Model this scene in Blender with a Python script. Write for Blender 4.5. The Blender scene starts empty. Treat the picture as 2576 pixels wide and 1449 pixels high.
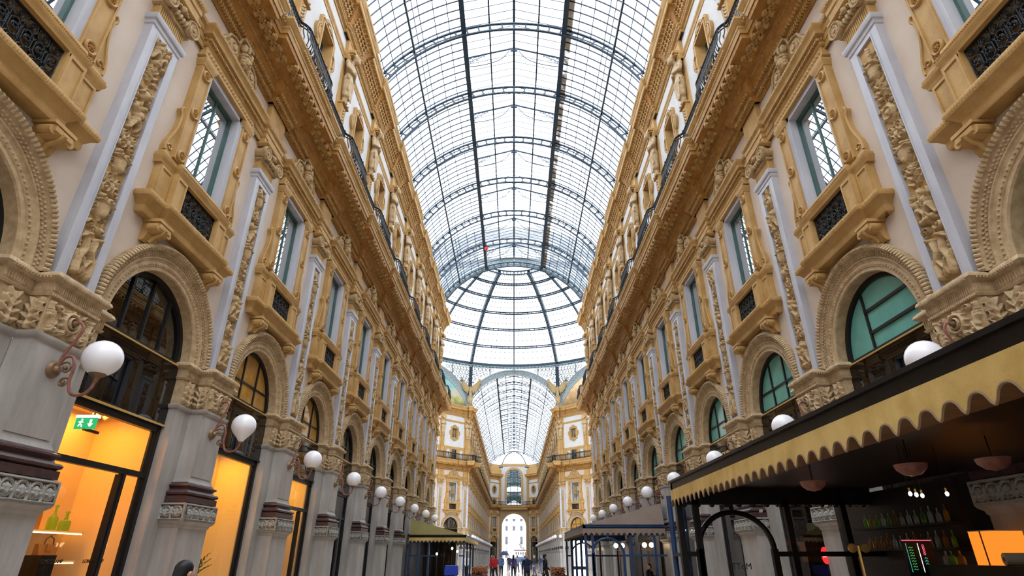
import bpy, bmesh, math, random
import numpy as np
from mathutils import Matrix, Vector
PI = math.pi
C = bpy.context.scene.collection
random.seed(7)
WX = 7.1            # half width between the facades
P = 4.81            # bay length
Y1 = 7.95           # first pilaster
YP = lambda n: Y1 + P * (n - 1)
OCT0, OCT1 = YP(10), 90.2
OCY = (OCT0 + OCT1) / 2
AP = (OCT1 - OCT0) / 2      # half depth of the octagon
YF = lambda k: OCT1 + 0.35 + P * k     # pilasters of the far arm
NFAR = 16

# ------------------------------------------------------------------ materials
MATS = {}
def new_mat(name):
    m = bpy.data.materials.new(name); m.use_nodes = True
    nt = m.node_tree; nt.nodes.clear()
    out = nt.nodes.new('ShaderNodeOutputMaterial')
    MATS[name] = m
    return m, nt, out
DIM = dict.fromkeys(['ochre', 'ochre_deep', 'relief', 'relief_pale', 'cream', 'white_plaster', 'marble', 'pier_marble', 'carved_grey'], 0.74)
def stone(name, col, col2=None, scale=3.0, rough=0.6, bump=0.0, bscale=40, spec=0.3, metal=0.0, stretch=None):
    k_ = DIM.get(name, 1.0); col = tuple(k_*c for c in col); col2 = tuple(k_*c for c in col2) if col2 else None
    m, nt, out = new_mat(name)
    b = nt.nodes.new('ShaderNodeBsdfPrincipled')
    b.inputs['Roughness'].default_value = rough
    b.inputs['Specular IOR Level'].default_value = spec
    b.inputs['Metallic'].default_value = metal
    if col2 is None:
        b.inputs['Base Color'].default_value = (*col, 1)
    else:
        tc = nt.nodes.new('ShaderNodeTexCoord')
        n = nt.nodes.new('ShaderNodeTexNoise'); n.inputs['Scale'].default_value = scale
        n.inputs['Detail'].default_value = 5; n.inputs['Roughness'].default_value = 0.62
        r = nt.nodes.new('ShaderNodeValToRGB')
        r.color_ramp.elements[0].position = 0.32; r.color_ramp.elements[0].color = (*col2, 1)
        r.color_ramp.elements[1].position = 0.62; r.color_ramp.elements[1].color = (*col, 1)
        if stretch:
            mp = nt.nodes.new('ShaderNodeMapping'); mp.inputs['Scale'].default_value = stretch
            nt.links.new(tc.outputs['Object'], mp.inputs['Vector']); nt.links.new(mp.outputs['Vector'], n.inputs['Vector'])
        else:
            nt.links.new(tc.outputs['Object'], n.inputs['Vector'])
        nt.links.new(n.outputs['Fac'], r.inputs['Fac']); nt.links.new(r.outputs['Color'], b.inputs['Base Color'])
    if bump > 0:
        tc2 = nt.nodes.new('ShaderNodeTexCoord')
        n2 = nt.nodes.new('ShaderNodeTexNoise'); n2.inputs['Scale'].default_value = bscale; n2.inputs['Detail'].default_value = 3
        bp = nt.nodes.new('ShaderNodeBump'); bp.inputs['Strength'].default_value = bump; bp.inputs['Distance'].default_value = 0.02
        nt.links.new(tc2.outputs['Object'], n2.inputs['Vector']); nt.links.new(n2.outputs['Fac'], bp.inputs['Height'])
        nt.links.new(bp.outputs['Normal'], b.inputs['Normal'])
    nt.links.new(b.outputs[0], out.inputs['Surface'])
    return m
def emit(name, col, s):
    m, nt, out = new_mat(name)
    e = nt.nodes.new('ShaderNodeEmission'); e.inputs['Color'].default_value = (*col, 1); e.inputs['Strength'].default_value = s
    nt.links.new(e.outputs[0], out.inputs['Surface'])
def clear_glass(name, tint, refl=1.0, ior=1.45, trans=0.0):
    m, nt, out = new_mat(name)
    t = nt.nodes.new('ShaderNodeBsdfTransparent'); t.inputs['Color'].default_value = (*tint, 1)
    g = nt.nodes.new('ShaderNodeBsdfGlossy'); g.inputs['Roughness'].default_value = 0.0
    
    lw = nt.nodes.new('ShaderNodeLayerWeight'); lw.inputs['Blend'].default_value = 0.5
    pw = nt.nodes.new('ShaderNodeMath'); pw.operation = 'POWER'; pw.inputs[1].default_value = 4.0
    nt.links.new(lw.outputs['Facing'], pw.inputs[0])
    f0 = ((ior-1)/(ior+1))**2
    f = nt.nodes.new('ShaderNodeMath'); f.operation = 'MULTIPLY_ADD'; f.inputs[1].default_value = 0.75*refl; f.inputs[2].default_value = f0
    nt.links.new(pw.outputs[0], f.inputs[0])
    mx = nt.nodes.new('ShaderNodeMixShader')
    nt.links.new(f.outputs[0], mx.inputs['Fac']); nt.links.new(t.outputs[0], mx.inputs[1]); nt.links.new(g.outputs[0], mx.inputs[2])
    if trans > 0:
        d = nt.nodes.new('ShaderNodeBsdfTranslucent'); d.inputs['Color'].default_value = (0.93, 0.96, 1.0, 1)
        m2 = nt.nodes.new('ShaderNodeMixShader'); m2.inputs['Fac'].default_value = trans
        nt.links.new(mx.outputs[0], m2.inputs[1]); nt.links.new(d.outputs[0], m2.inputs[2])
        nt.links.new(m2.outputs[0], out.inputs['Surface'])
    else:
        nt.links.new(mx.outputs[0], out.inputs['Surface'])

stone('ochre', (0.67, 0.415, 0.155), (0.53, 0.30, 0.095), 2.6, 0.6, 0.3, 30)
stone('ochre_deep', (0.56, 0.27, 0.06), (0.38, 0.165, 0.035), 5, 0.6, 0.25, 45)  # darker ochre; shade under the cornices is put into this colour
stone('relief', (0.66, 0.47, 0.25), (0.44, 0.28, 0.12), 9, 0.65, 0.2, 60)
stone('relief_pale', (0.69, 0.51, 0.30), (0.48, 0.33, 0.175), 7, 0.65, 0.2, 60)
stone('cream', (0.82, 0.685, 0.57), (0.75, 0.60, 0.47), 0.9, 0.7, 0.05, 20)
stone('white_plaster', (0.78, 0.77, 0.77), (0.72, 0.70, 0.69), 1.2, 0.7)
stone('marble', (0.66, 0.66, 0.72), (0.54, 0.54, 0.60), 2.5, 0.42, 0, 1, 0.4, 0, (1, 1, 0.35))
stone('pier_marble', (0.54, 0.50, 0.46), (0.38, 0.35, 0.32), 1.8, 0.4, 0, 1, 0.4, 0, (1.6, 1.6, 0.4))
stone('carved_grey', (0.46, 0.45, 0.41), (0.34, 0.33, 0.30), 8, 0.55)
stone('porphyry', (0.085, 0.045, 0.04), (0.05, 0.028, 0.03), 10, 0.3)
stone('rib_metal', (0.010, 0.034, 0.065), (0.006, 0.022, 0.045), 4, 0.45, 0, 1, 0.5)
stone('rib_pale', (0.36, 0.43, 0.44), (0.24, 0.31, 0.33), 5, 0.5)
stone('tracery_metal', (0.27, 0.30, 0.32), (0.18, 0.21, 0.23), 5, 0.5)
stone('iron', (0.008, 0.008, 0.010), (0.014, 0.014, 0.016), 12, 0.5, 0, 1, 0.3)
stone('black_gloss', (0.003, 0.003, 0.004), None, 1, 0.0, 0, 1, 0.5)
stone('black_frame', (0.012, 0.012, 0.013), None, 1, 0.4)
stone('teal_frame', (0.06, 0.13, 0.115), (0.045, 0.10, 0.09), 5, 0.45)
stone('copper_pipe', (0.30, 0.105, 0.075), (0.17, 0.075, 0.055), 14, 0.45)
stone('bronze', (0.22, 0.13, 0.06), (0.12, 0.075, 0.045), 16, 0.45, 0, 1, 0.5, 0.3)
stone('globe_white', (0.86, 0.85, 0.90), None, 1, 0.16, 0, 1, 0.5)
stone('pigeon_grey', (0.04, 0.04, 0.05), None, 1, 0.7)
stone('gold', (0.42, 0.30, 0.14), (0.28, 0.19, 0.08), 12, 0.45, 0, 1, 0.5, 0.25)
stone('brass_strip', (0.75, 0.5, 0.16), None, 1, 0.3, 0, 1, 0.5, 0.6)
stone('dark_glass', (0.004, 0.005, 0.006), None, 1, 0.0, 0, 1, 1.0)
stone('window_glass', (0.02, 0.04, 0.04), None, 1, 0.0, 0, 1, 1.0)
MATS['window_glass'].node_tree.nodes['Principled BSDF'].inputs['IOR'].default_value = 3.4
MATS['dark_glass'].node_tree.nodes['Principled BSDF'].inputs['IOR'].default_value = 1.8
stone('teal_lit_pane', (0.15, 0.42, 0.36), (0.12, 0.34, 0.30), 1.5, 0.12, 0, 1, 0.6)  # teal light behind the frosted lunettes is put into this colour
stone('amber_lit_pane', (0.55, 0.30, 0.06), (0.30, 0.14, 0.025), 1.5, 0.0, 0, 1, 1.0)  # warm light from the rooms upstairs is put into this colour
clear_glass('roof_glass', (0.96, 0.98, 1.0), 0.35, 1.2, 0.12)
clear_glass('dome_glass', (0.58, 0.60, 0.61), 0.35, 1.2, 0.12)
clear_glass('shop_glass', (0.97, 0.97, 0.97), 1.0, 1.5)
def floor_mat():
    m, nt, out = new_mat('mosaic_floor')
    b = nt.nodes.new('ShaderNodeBsdfPrincipled'); b.inputs['Roughness'].default_value = 0.16
    tc = nt.nodes.new('ShaderNodeTexCoord')
    ck = nt.nodes.new('ShaderNodeTexBrick'); ck.inputs['Scale'].default_value = 0.55
    ck.inputs['Color1'].default_value = (0.50, 0.42, 0.31, 1); ck.inputs['Color2'].default_value = (0.40, 0.34, 0.27, 1)
    ck.inputs['Mortar'].default_value = (0.16, 0.10, 0.08, 1); ck.inputs['Mortar Size'].default_value = 0.03
    nt.links.new(tc.outputs['Object'], ck.inputs['Vector']); nt.links.new(ck.outputs['Color'], b.inputs['Base Color'])
    nt.links.new(b.outputs[0], out.inputs['Surface'])
floor_mat()

# ------------------------------------------------------------------ mesh builder
class MB:
    def __init__(s): s.v = []; s.f = []; s.m = []; s.names = []
    def mi(s, name):
        if name not in s.names: s.names.append(name)
        return s.names.index(name)
    def add(s, vs, fs, mat):
        o = len(s.v); k = s.mi(mat)
        s.v.extend(vs); s.f.extend([tuple(i + o for i in f) for f in fs]); s.m.extend([k] * len(fs))
    def box(s, x0, x1, y0, y1, z0, z1, mat):
        s.add([(x0,y0,z0),(x1,y0,z0),(x1,y1,z0),(x0,y1,z0),(x0,y0,z1),(x1,y0,z1),(x1,y1,z1),(x0,y1,z1)],
              [(3,2,1,0),(4,5,6,7),(0,1,5,4),(1,2,6,5),(2,3,7,6),(3,0,4,7)], mat)
    def sweep(s, path, prof, mat, closed=False):
        """path: (x,y) points, outward is to the left of travel reversed = right-hand normal (dy,-dx) flipped; prof: (d,z)."""
        n = len(path); vs = []
        for i in range(n):
            p = path[i]
            def nrm(a, b):
                dx, dy = b[0]-a[0], b[1]-a[1]; l = math.hypot(dx, dy) or 1
                return (dy/l, -dx/l)
            ns = []
            if i > 0 or closed: ns.append(nrm(path[i-1], p))
            if i < n-1 or closed: ns.append(nrm(p, path[(i+1) % n]))
            if len(ns) == 1: mx, my = ns[0]
            else:
                ax, ay = ns[0][0]+ns[1][0], ns[0][1]+ns[1][1]
                d = ax*ns[0][0]+ay*ns[0][1]
                d = d if abs(d) > 0.2 else 0.2
                mx, my = ax/d, ay/d
            for (d_, z) in prof: vs.append((p[0]+mx*d_, p[1]+my*d_, z))
        k = len(prof); fs = []
        for i in range(n if closed else n-1):
            j = (i+1) % n
            for a in range(k-1): fs.append((i*k+a, i*k+a+1, j*k+a+1, j*k+a))
        s.add(vs, fs, mat)
    def arch(s, prof, zc, mat, a0=0.0, a1=PI, n=40, x0=0.0, stilt=None):
        vs = []; k = len(prof)
        angs = [a0+(a1-a0)*i/n for i in range(n+1)]
        cols = [(math.cos(a), math.sin(a), 0) for a in angs]
        rows = []
        if stilt is not None: rows.append([(x0+r, d, stilt) for r, d in prof])
        rows += [[(x0+r*c, d, zc+r*si) for r, d in prof] for c, si, _ in cols]
        if stilt is not None: rows.append([(x0-r, d, stilt) for r, d in prof])
        for r in rows: vs += r
        fs = [(i*k+a, (i+1)*k+a, (i+1)*k+a+1, i*k+a+1) for i in range(len(rows)-1) for a in range(k-1)]
        s.add(vs, fs, mat)
    def tube(s, pts, r, mat, n=6, closed=False, r2=None):
        pts = [Vector(p) for p in pts]; m = len(pts); vs = []
        up0 = None
        for i, p in enumerate(pts):
            a = pts[i-1] if (i > 0 or closed) else p; b = pts[(i+1) % m] if (i < m-1 or closed) else p
            t = (b-a); t = t.normalized() if t.length > 1e-9 else Vector((0,0,1))
            if up0 is None:
                up0 = Vector((0,0,1)) if abs(t.z) < 0.9 else Vector((1,0,0))
            u = t.cross(up0)
            if u.length < 1e-4: u = t.cross(Vector((0.3,1,0.2)))
            u.normalize(); w = u.cross(t).normalized(); up0 = w
            rr = r if r2 is None else r+(r2-r)*i/max(1, m-1)
            for j in range(n):
                q = 2*PI*j/n
                vs.append(tuple(p+u*(rr*math.cos(q))+w*(rr*math.sin(q))))
        fs = []
        for i in range(m if closed else m-1):
            i2 = (i+1) % m
            for j in range(n):
                j2 = (j+1) % n
                fs.append((i*n+j, i*n+j2, i2*n+j2, i2*n+j))
        if not closed:
            fs.append(tuple(range(n-1,-1,-1))); fs.append(tuple(range((m-1)*n, m*n)))
        s.add(vs, fs, mat)
    def ball(s, c, rx, ry, rz, mat, n=8, m=5):
        vs = [(c[0], c[1], c[2]-rz)]
        for i in range(1, m):
            a = -PI/2+PI*i/m
            for j in range(n):
                q = 2*PI*j/n
                vs.append((c[0]+rx*math.cos(a)*math.cos(q), c[1]+ry*math.cos(a)*math.sin(q), c[2]+rz*math.sin(a)))
        vs.append((c[0], c[1], c[2]+rz)); fs = []
        for j in range(n): fs.append((0, 1+(j+1) % n, 1+j))
        for i in range(m-2):
            for j in range(n):
                a = 1+i*n+j; b = 1+i*n+(j+1) % n
                fs.append((a, b, b+n, a+n))
        t = len(vs)-1
        for j in range(n): fs.append((t, 1+(m-2)*n+j, 1+(m-2)*n+(j+1) % n))
        s.add(vs, fs, mat)
    def lathe(s, prof, mat, c=(0,0,0), n=20, axis='z'):
        vs = []; k = len(prof)
        for j in range(n):
            q = 2*PI*j/n; cs, sn = math.cos(q), math.sin(q)
            for r, h in prof:
                if axis == 'z': vs.append((c[0]+r*cs, c[1]+r*sn, c[2]+h))
                else: vs.append((c[0]+r*cs, c[1]+h, c[2]-r*sn))
        fs = [(j*k+a, ((j+1) % n)*k+a, ((j+1) % n)*k+a+1, j*k+a+1) for j in range(n) for a in range(k-1)]
        s.add(vs, fs, mat)
    def prism(s, poly, d0, d1, mat):
        """poly in (x,z), extruded along y from d0 to d1"""
        n = len(poly)
        vs = [(x, d0, z) for x, z in poly]+[(x, d1, z) for x, z in poly]
        fs = [tuple(range(n)), tuple(range(2*n-1, n-1, -1))]+[(i, n+i, n+(i+1) % n, (i+1) % n) for i in range(n)]
        s.add(vs, fs, mat)
    def prism_x(s, poly, x0, x1, mat):
        """poly in (y,z), extruded along x"""
        n = len(poly)
        vs = [(x0, y, z) for y, z in poly]+[(x1, y, z) for y, z in poly]
        fs = [tuple(range(n-1,-1,-1)), tuple(range(n, 2*n))]+[(i, (i+1) % n, n+(i+1) % n, n+i) for i in range(n)]
        s.add(vs, fs, mat)
    def merge(s, o, M=None):
        off = len(s.v)
        s.v.extend(o.v if M is None else [tuple(M @ Vector(p)) for p in o.v])
        s.f.extend([tuple(i+off for i in f) for f in o.f])
        mp = [s.mi(n) for n in o.names]; s.m.extend([mp[i] for i in o.m])
        return s
    def mesh(s, name, ang=35, smooth=True):
        me = bpy.data.meshes.new(name)
        me.from_pydata(s.v, [], s.f)
        for n in s.names: me.materials.append(MATS[n])
        me.polygons.foreach_set('material_index', s.m)
        if smooth and s.f:
            me.polygons.foreach_set('use_smooth', [True]*len(s.f))
            me.set_sharp_from_angle(angle=math.radians(ang))
        me.update()
        return me

# ------------------------------------------------------------------ carved relief height fields
GAIN = 1.45
class Relief:
    def __init__(s, W, H, res):
        s.W, s.H, s.res = W, H, res
        s.nx, s.nz = int(W/res)+1, int(H/res)+1
        s.X = np.linspace(-W/2, W/2, s.nx); s.Z = np.linspace(0, H, s.nz)
        s.h = np.zeros((s.nz, s.nx))
    def disc(s, x, z, r, h, rz=None, base=0.0):
        rz = rz or r
        i0, i1 = np.searchsorted(s.X, [x-r, x+r]); k0, k1 = np.searchsorted(s.Z, [z-rz, z+rz])
        if i1 <= i0 or k1 <= k0: return
        q = 1-((s.X[None, i0:i1]-x)/r)**2-((s.Z[k0:k1, None]-z)/rz)**2
        v = np.where(q > 0, base+h*np.sqrt(np.maximum(q, 0)), 0)
        s.h[k0:k1, i0:i1] = np.maximum(s.h[k0:k1, i0:i1], v)
    def stroke(s, pts, r0, r1, h):
        tot = 0; seg = []
        for a, b in zip(pts, pts[1:]):
            l = math.hypot(b[0]-a[0], b[1]-a[1]); seg.append(l); tot += l
        acc = 0
        for (a, b), l in zip(zip(pts, pts[1:]), seg):
            n = max(1, int(l/(0.4*max(min(r0, r1), s.res))))
            for i in range(n):
                t = i/n; g = (acc+l*t)/max(tot, 1e-6); r = r0+(r1-r0)*g
                s.disc(a[0]+(b[0]-a[0])*t, a[1]+(b[1]-a[1])*t, r, h*(0.45+0.55*r/max(r0, r1)))
            acc += l
    def spiral(s, x, z, R, turns, a0, d, r, h):
        n = int(14*turns)+4; pts = []
        for i in range(n+1):
            t = i/n; a = a0+d*2*PI*turns*t; q = R*(1-0.82*t)
            pts.append((x+q*math.cos(a), z+q*math.sin(a)))
        s.stroke(pts, r, r*0.6, h); s.disc(x, z, R*0.3, h*1.25)
    def leaf(s, x, z, ang, L, w, h):
        ca, sa = math.cos(ang), math.sin(ang)
        s.stroke([(x, z), (x+L*ca*0.5, z+L*sa*0.5), (x+L*ca, z+L*sa)], w*0.35, w*0.2, h)
        for k in range(1, 4):
            t = 0.22*k+0.08
            for sd in (-1, 1):
                a = ang+sd*(0.95-0.12*k)
                s.stroke([(x+L*t*ca, z+L*t*sa), (x+L*t*ca+w*(1.1-0.2*k)*math.cos(a), z+L*t*sa+w*(1.1-0.2*k)*math.sin(a))], w*0.34, w*0.24, h*0.7)
    def flower(s, x, z, r, h, n=6):
        for k in range(n):
            a = 2*PI*k/n
            s.disc(x+0.6*r*math.cos(a), z+0.6*r*math.sin(a), r*0.4, h)
        s.disc(x, z, r*0.33, h*1.3)
    def ring(s, x, z, R, r, h):
        s.stroke([(x+R*math.cos(a*PI/12), z+R*math.sin(a*PI/12)) for a in range(25)], r, r, h)
    def face(s, x, z, r, h):
        s.disc(x, z, r*0.8, h, r); s.disc(x, z-0.1*r, r*0.16, h*0.25, r*0.35, h*0.95)
        for k in range(7):
            a = PI*k/6; s.disc(x+r*0.85*math.cos(a), z+r*0.3+r*0.75*math.sin(a), r*0.3, h*0.8)
    def figure(s, x, z, q, h, d=1):
        s.disc(x, z+q*0.88, q*0.1, h*1.15, q*0.12); s.disc(x, z+q*0.6, q*0.15, h, q*0.2); s.disc(x+d*0.02*q, z+q*0.4, q*0.14, h*0.9, q*0.15)
        s.stroke([(x-d*0.05*q, z+0.38*q), (x-d*0.16*q, z+0.2*q), (x-d*0.08*q, z)], q*0.085, q*0.05, h*0.85)
        s.stroke([(x+d*0.06*q, z+0.38*q), (x+d*0.14*q, z+0.16*q), (x+d*0.2*q, z-0.02*q)], q*0.085, q*0.05, h*0.8)
        s.stroke([(x+d*0.12*q, z+0.7*q), (x+d*0.25*q, z+0.82*q), (x+d*0.2*q, z+1.02*q)], q*0.06, q*0.04, h*0.8)
        s.stroke([(x-d*0.12*q, z+0.7*q), (x-d*0.26*q, z+0.55*q), (x-d*0.14*q, z+0.42*q)], q*0.06, q*0.04, h*0.8)
    def mb(s, d, z0, m_hi, m_lo, x0=0.0, mb=None, thr=0.005):
        mb = mb or MB(); nx, nz = s.nx, s.nz
        k = np.pad(s.h, 1, mode='edge'); sm = (k[:-2, 1:-1]+k[2:, 1:-1]+k[1:-1, :-2]+k[1:-1, 2:]+2*k[1:-1, 1:-1])/6
        s.h = np.where(s.h > 0, np.maximum(sm, 0.006), s.h)
        o = len(mb.v)
        XX, ZZ = np.meshgrid(s.X+x0, s.Z+z0); g = GAIN
        V = np.stack([XX, s.h*g+d, ZZ], -1).reshape(-1, 3)
        mb.v.extend(map(tuple, V.tolist()))
        idx = np.arange(nx*nz).reshape(nz, nx)+o
        F = np.stack([idx[:-1, :-1], idx[1:, :-1], idx[1:, 1:], idx[:-1, 1:]], -1).reshape(-1, 4)
        hm = np.maximum.reduce([s.h[:-1, :-1], s.h[1:, :-1], s.h[1:, 1:], s.h[:-1, 1:]]).reshape(-1) > thr
        a, b = mb.mi(m_hi), mb.mi(m_lo)
        mb.f.extend(map(tuple, F.tolist())); mb.m.extend(np.where(hm, a, b).tolist())
        return mb

def relief_candelabra(seed, W, H, res):
    R = Relief(W, H, res); rnd = random.Random(seed); w = W/2
    z = 0.12
    kinds = ['beasts', 'scrolls', 'vase', 'figures', 'foliage', 'mask', 'scrolls', 'vase', 'foliage', 'shield', 'figure']
    first = kinds[0] if seed % 2 else 'figures'
    rest = kinds[1:]; rnd.shuffle(rest)
    seq = [first]+rest
    R.stroke([(0, 0.1), (0, H-0.15)], 0.018, 0.012, 0.025)
    i = 0
    while z < H-0.5:
        k = seq[i % len(seq)]; i += 1
        if k == 'beasts':
            for sd in (-1, 1):
                R.stroke([(sd*w*0.55, z), (sd*w*0.6, z+0.22), (sd*w*0.25, z+0.42), (sd*w*0.42, z+0.62)], 0.062, 0.042, 0.10)
                for q in range(7): R.stroke([(sd*w*(0.30+0.02*q), z+0.34+0.045*q), (sd*w*(0.12+0.03*q), z+0.38+0.045*q)], 0.016, 0.010, 0.085)
                R.stroke([(sd*w*0.6, z+0.2), (sd*w*0.85, z+0.34), (sd*w*0.78, z+0.18)], 0.024, 0.016, 0.08)
                R.leaf(sd*w*0.7, z+0.42, PI/2-sd*0.2, 0.2, 0.05, 0.05)
                R.disc(sd*w*0.5, z+0.66, 0.06, 0.12, 0.045); R.stroke([(sd*w*0.5, z+0.66), (sd*w*0.8, z+0.6)], 0.04, 0.02, 0.10)
                R.stroke([(sd*w*0.3, z+0.25), (sd*w*0.05, z+0.12), (sd*w*0.2, z-0.02)], 0.04, 0.025, 0.09)
                R.spiral(sd*w*0.55, z+0.85, 0.085, 1.2, 0, sd, 0.028, 0.07)
            for q in range(5): R.stroke([(-w*0.7+q*w*0.35, z+0.05), (-w*0.6+q*w*0.33, z+0.14), (-w*0.75+q*w*0.35, z+0.22)], 0.035, 0.015, 0.07)
            z += 1.0
        elif k == 'figures':
            for sd in (-1, 1): R.figure(sd*w*0.42, z+0.05, 0.5, 0.11, sd)
            R.stroke([(0, z), (0, z+0.6)], 0.05, 0.06, 0.07)
            for q in range(4): R.disc(rnd.uniform(-0.6, 0.6)*w, z+0.03, 0.06, 0.09)
            z += 0.66
        elif k == 'figure':
            R.figure(0, z+0.04, 0.56, 0.11, rnd.choice((-1, 1)))
            for sd in (-1, 1): R.leaf(sd*w*0.45, z+0.1, PI/2-sd*0.4, 0.2, 0.07, 0.05)
            z += 0.66
        elif k == 'scrolls':
            for sd in (-1, 1):
                R.spiral(sd*w*0.5, z+0.12, 0.1, 1.6, PI/2, sd, 0.026, 0.065)
                R.spiral(sd*w*0.5, z+0.34, 0.085, 1.5, -PI/2, -sd, 0.024, 0.06)
                R.leaf(sd*w*0.2, z+0.2, PI/2-sd*0.9, 0.18, 0.06, 0.055)
                R.leaf(sd*w*0.75, z+0.22, PI/2+sd*0.3, 0.1, 0.04, 0.04)
            R.disc(0, z+0.2, 0.045, 0.07, 0.09); z += 0.46
        elif k == 'vase':
            R.stroke([(0, z), (0, z+0.09)], 0.03, 0.045, 0.06)
            for q in range(9):
                t = q/8; R.disc(0, z+0.1+0.2*t, 0.05+0.10*math.sin(0.35+1.35*t), 0.085)
            R.stroke([(-0.17, z+0.33), (0.17, z+0.33)], 0.03, 0.03, 0.10)
            for q in range(5): R.disc(-0.12+0.06*q, z+0.4+0.03*math.sin(q*2), 0.045, 0.09)
            for sd in (-1, 1): R.spiral(sd*0.17, z+0.2, 0.05, 1.2, 0, sd, 0.015, 0.05)
            z += 0.48
        elif k == 'foliage':
            for q in range(3):
                for sd in (-1, 1): R.leaf(0, z+0.04+0.13*q, PI/2-sd*(0.95-0.15*q), 0.2, 0.07, 0.06)
            R.flower(0, z+0.42, 0.06, 0.06)
            for q in range(6): R.disc(rnd.uniform(-0.8, 0.8)*w, z+rnd.uniform(0, 0.45), 0.025, 0.035)
            z += 0.5
        elif k == 'mask':
            R.face(0, z+0.2, 0.12, 0.10)
            for sd in (-1, 1):
                R.leaf(sd*0.1, z+0.1, PI/2-sd*1.6, 0.13, 0.06, 0.05); R.leaf(sd*0.1, z+0.28, PI/2-sd*0.8, 0.14, 0.06, 0.05)
            R.leaf(0, z+0.08, -PI/2, 0.12, 0.06, 0.05); z += 0.46
        else:
            R.disc(0, z+0.24, 0.16, 0.05, 0.22); R.ring(0, z+0.24, 0.12, 0.02, 0.075); R.face(0, z+0.24, 0.07, 0.08)
            for sd in (-1, 1): R.spiral(sd*0.16, z+0.42, 0.05, 1.2, 0, -sd, 0.02, 0.06)
            z += 0.54
    q = 0.18
    while q < H-0.25:
        for sd in (-1, 1):
            x = sd*w*rnd.uniform(0.62, 0.8)
            if rnd.random() < 0.5: R.spiral(x, q, rnd.uniform(0.035, 0.05), 1.3, rnd.uniform(0, 6), sd, 0.011, 0.035)
            else: R.leaf(x-sd*0.03, q, PI/2-sd*rnd.uniform(0.2, 1.2), 0.11, 0.035, 0.035)
            R.stroke([(sd*0.02, q-0.05), (sd*w*0.35, q-0.03+rnd.uniform(-0.03, 0.03)), (x, q)], 0.010, 0.008, 0.03)
            if rnd.random() < 0.6: R.disc(sd*w*rnd.uniform(0.3, 0.9), q+0.05, 0.016, 0.035)
        q += rnd.uniform(0.15, 0.24)
    R.leaf(0, z+0.02, PI/2, min(0.35, H-z-0.06), 0.1, 0.06)
    edge = (np.abs(R.X) > w-0.015)[None, :] | ((R.Z < 0.012) | (R.Z > H-0.012))[:, None]
    R.h[edge] = 0
    return R
def relief_impost(res, W=0.92, H=0.52):
    R = Relief(W, H, res); w = W/2; c = H*0.55
    R.ring(0, c, 0.14, 0.035, 0.06); R.ring(0, c, 0.08, 0.02, 0.08); R.disc(0, c, 0.05, 0.10)
    for k in range(12): a = 2*PI*k/12; R.disc(0.185*math.cos(a), c+0.185*math.sin(a), 0.025, 0.05)
    for sd in (-1, 1):
        for q in range(3): R.leaf(sd*w*0.78, 0.05+0.1*q, PI/2+sd*(0.5-0.45*q), 0.2, 0.07, 0.06)
        R.spiral(sd*0.28, 0.1, 0.08, 1.4, 0, sd, 0.02, 0.055); R.spiral(sd*0.27, H-0.09, 0.065, 1.3, 0, -sd, 0.02, 0.055)
        R.flower(sd*0.12, 0.09, 0.055, 0.06); R.leaf(sd*0.34, H*0.5, sd*0.2+ (0 if sd > 0 else PI), 0.1, 0.06, 0.055)
        R.disc(sd*0.42, H-0.08, 0.04, 0.06)
    return R
def relief_acanthus(res, W=0.46, H=0.52):
    R = Relief(W, H, res)
    R.stroke([(0, 0.02), (0, H-0.06)], 0.03, 0.02, 0.06)
    for q in range(4):
        for sd in (-1, 1): R.leaf(0, 0.05+0.1*q, PI/2-sd*(1.2-0.22*q), 0.2, 0.075, 0.06)
    R.flower(0, 0.06, 0.06, 0.06); R.leaf(0, H-0.2, PI/2, 0.17, 0.07, 0.06)
    return R
def relief_palmettes(res, W, H):
    R = Relief(W, H, res); n = max(2, round(W/0.24)); p = W/n
    for i in range(n):
        x = -W/2+p*(i+0.5)
        R.ring(x, H*0.5, min(p, H)*0.42, 0.012, 0.02)
        for k in range(5):
            a = PI*(0.1+0.2*k); R.stroke([(x, H*0.3), (x+0.085*math.cos(a), H*0.3+0.1*math.sin(a))], 0.012, 0.022, 0.03)
        R.disc(x, H*0.3, 0.03, 0.035); R.leaf(x+p/2, H*0.12, PI/2, H*0.65, 0.05, 0.025)
    R.stroke([(-W/2, 0.012), (W/2, 0.012)], 0.014, 0.014, 0.025); R.stroke([(-W/2, H-0.012), (W/2, H-0.012)], 0.014, 0.014, 0.025)
    return R

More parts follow.
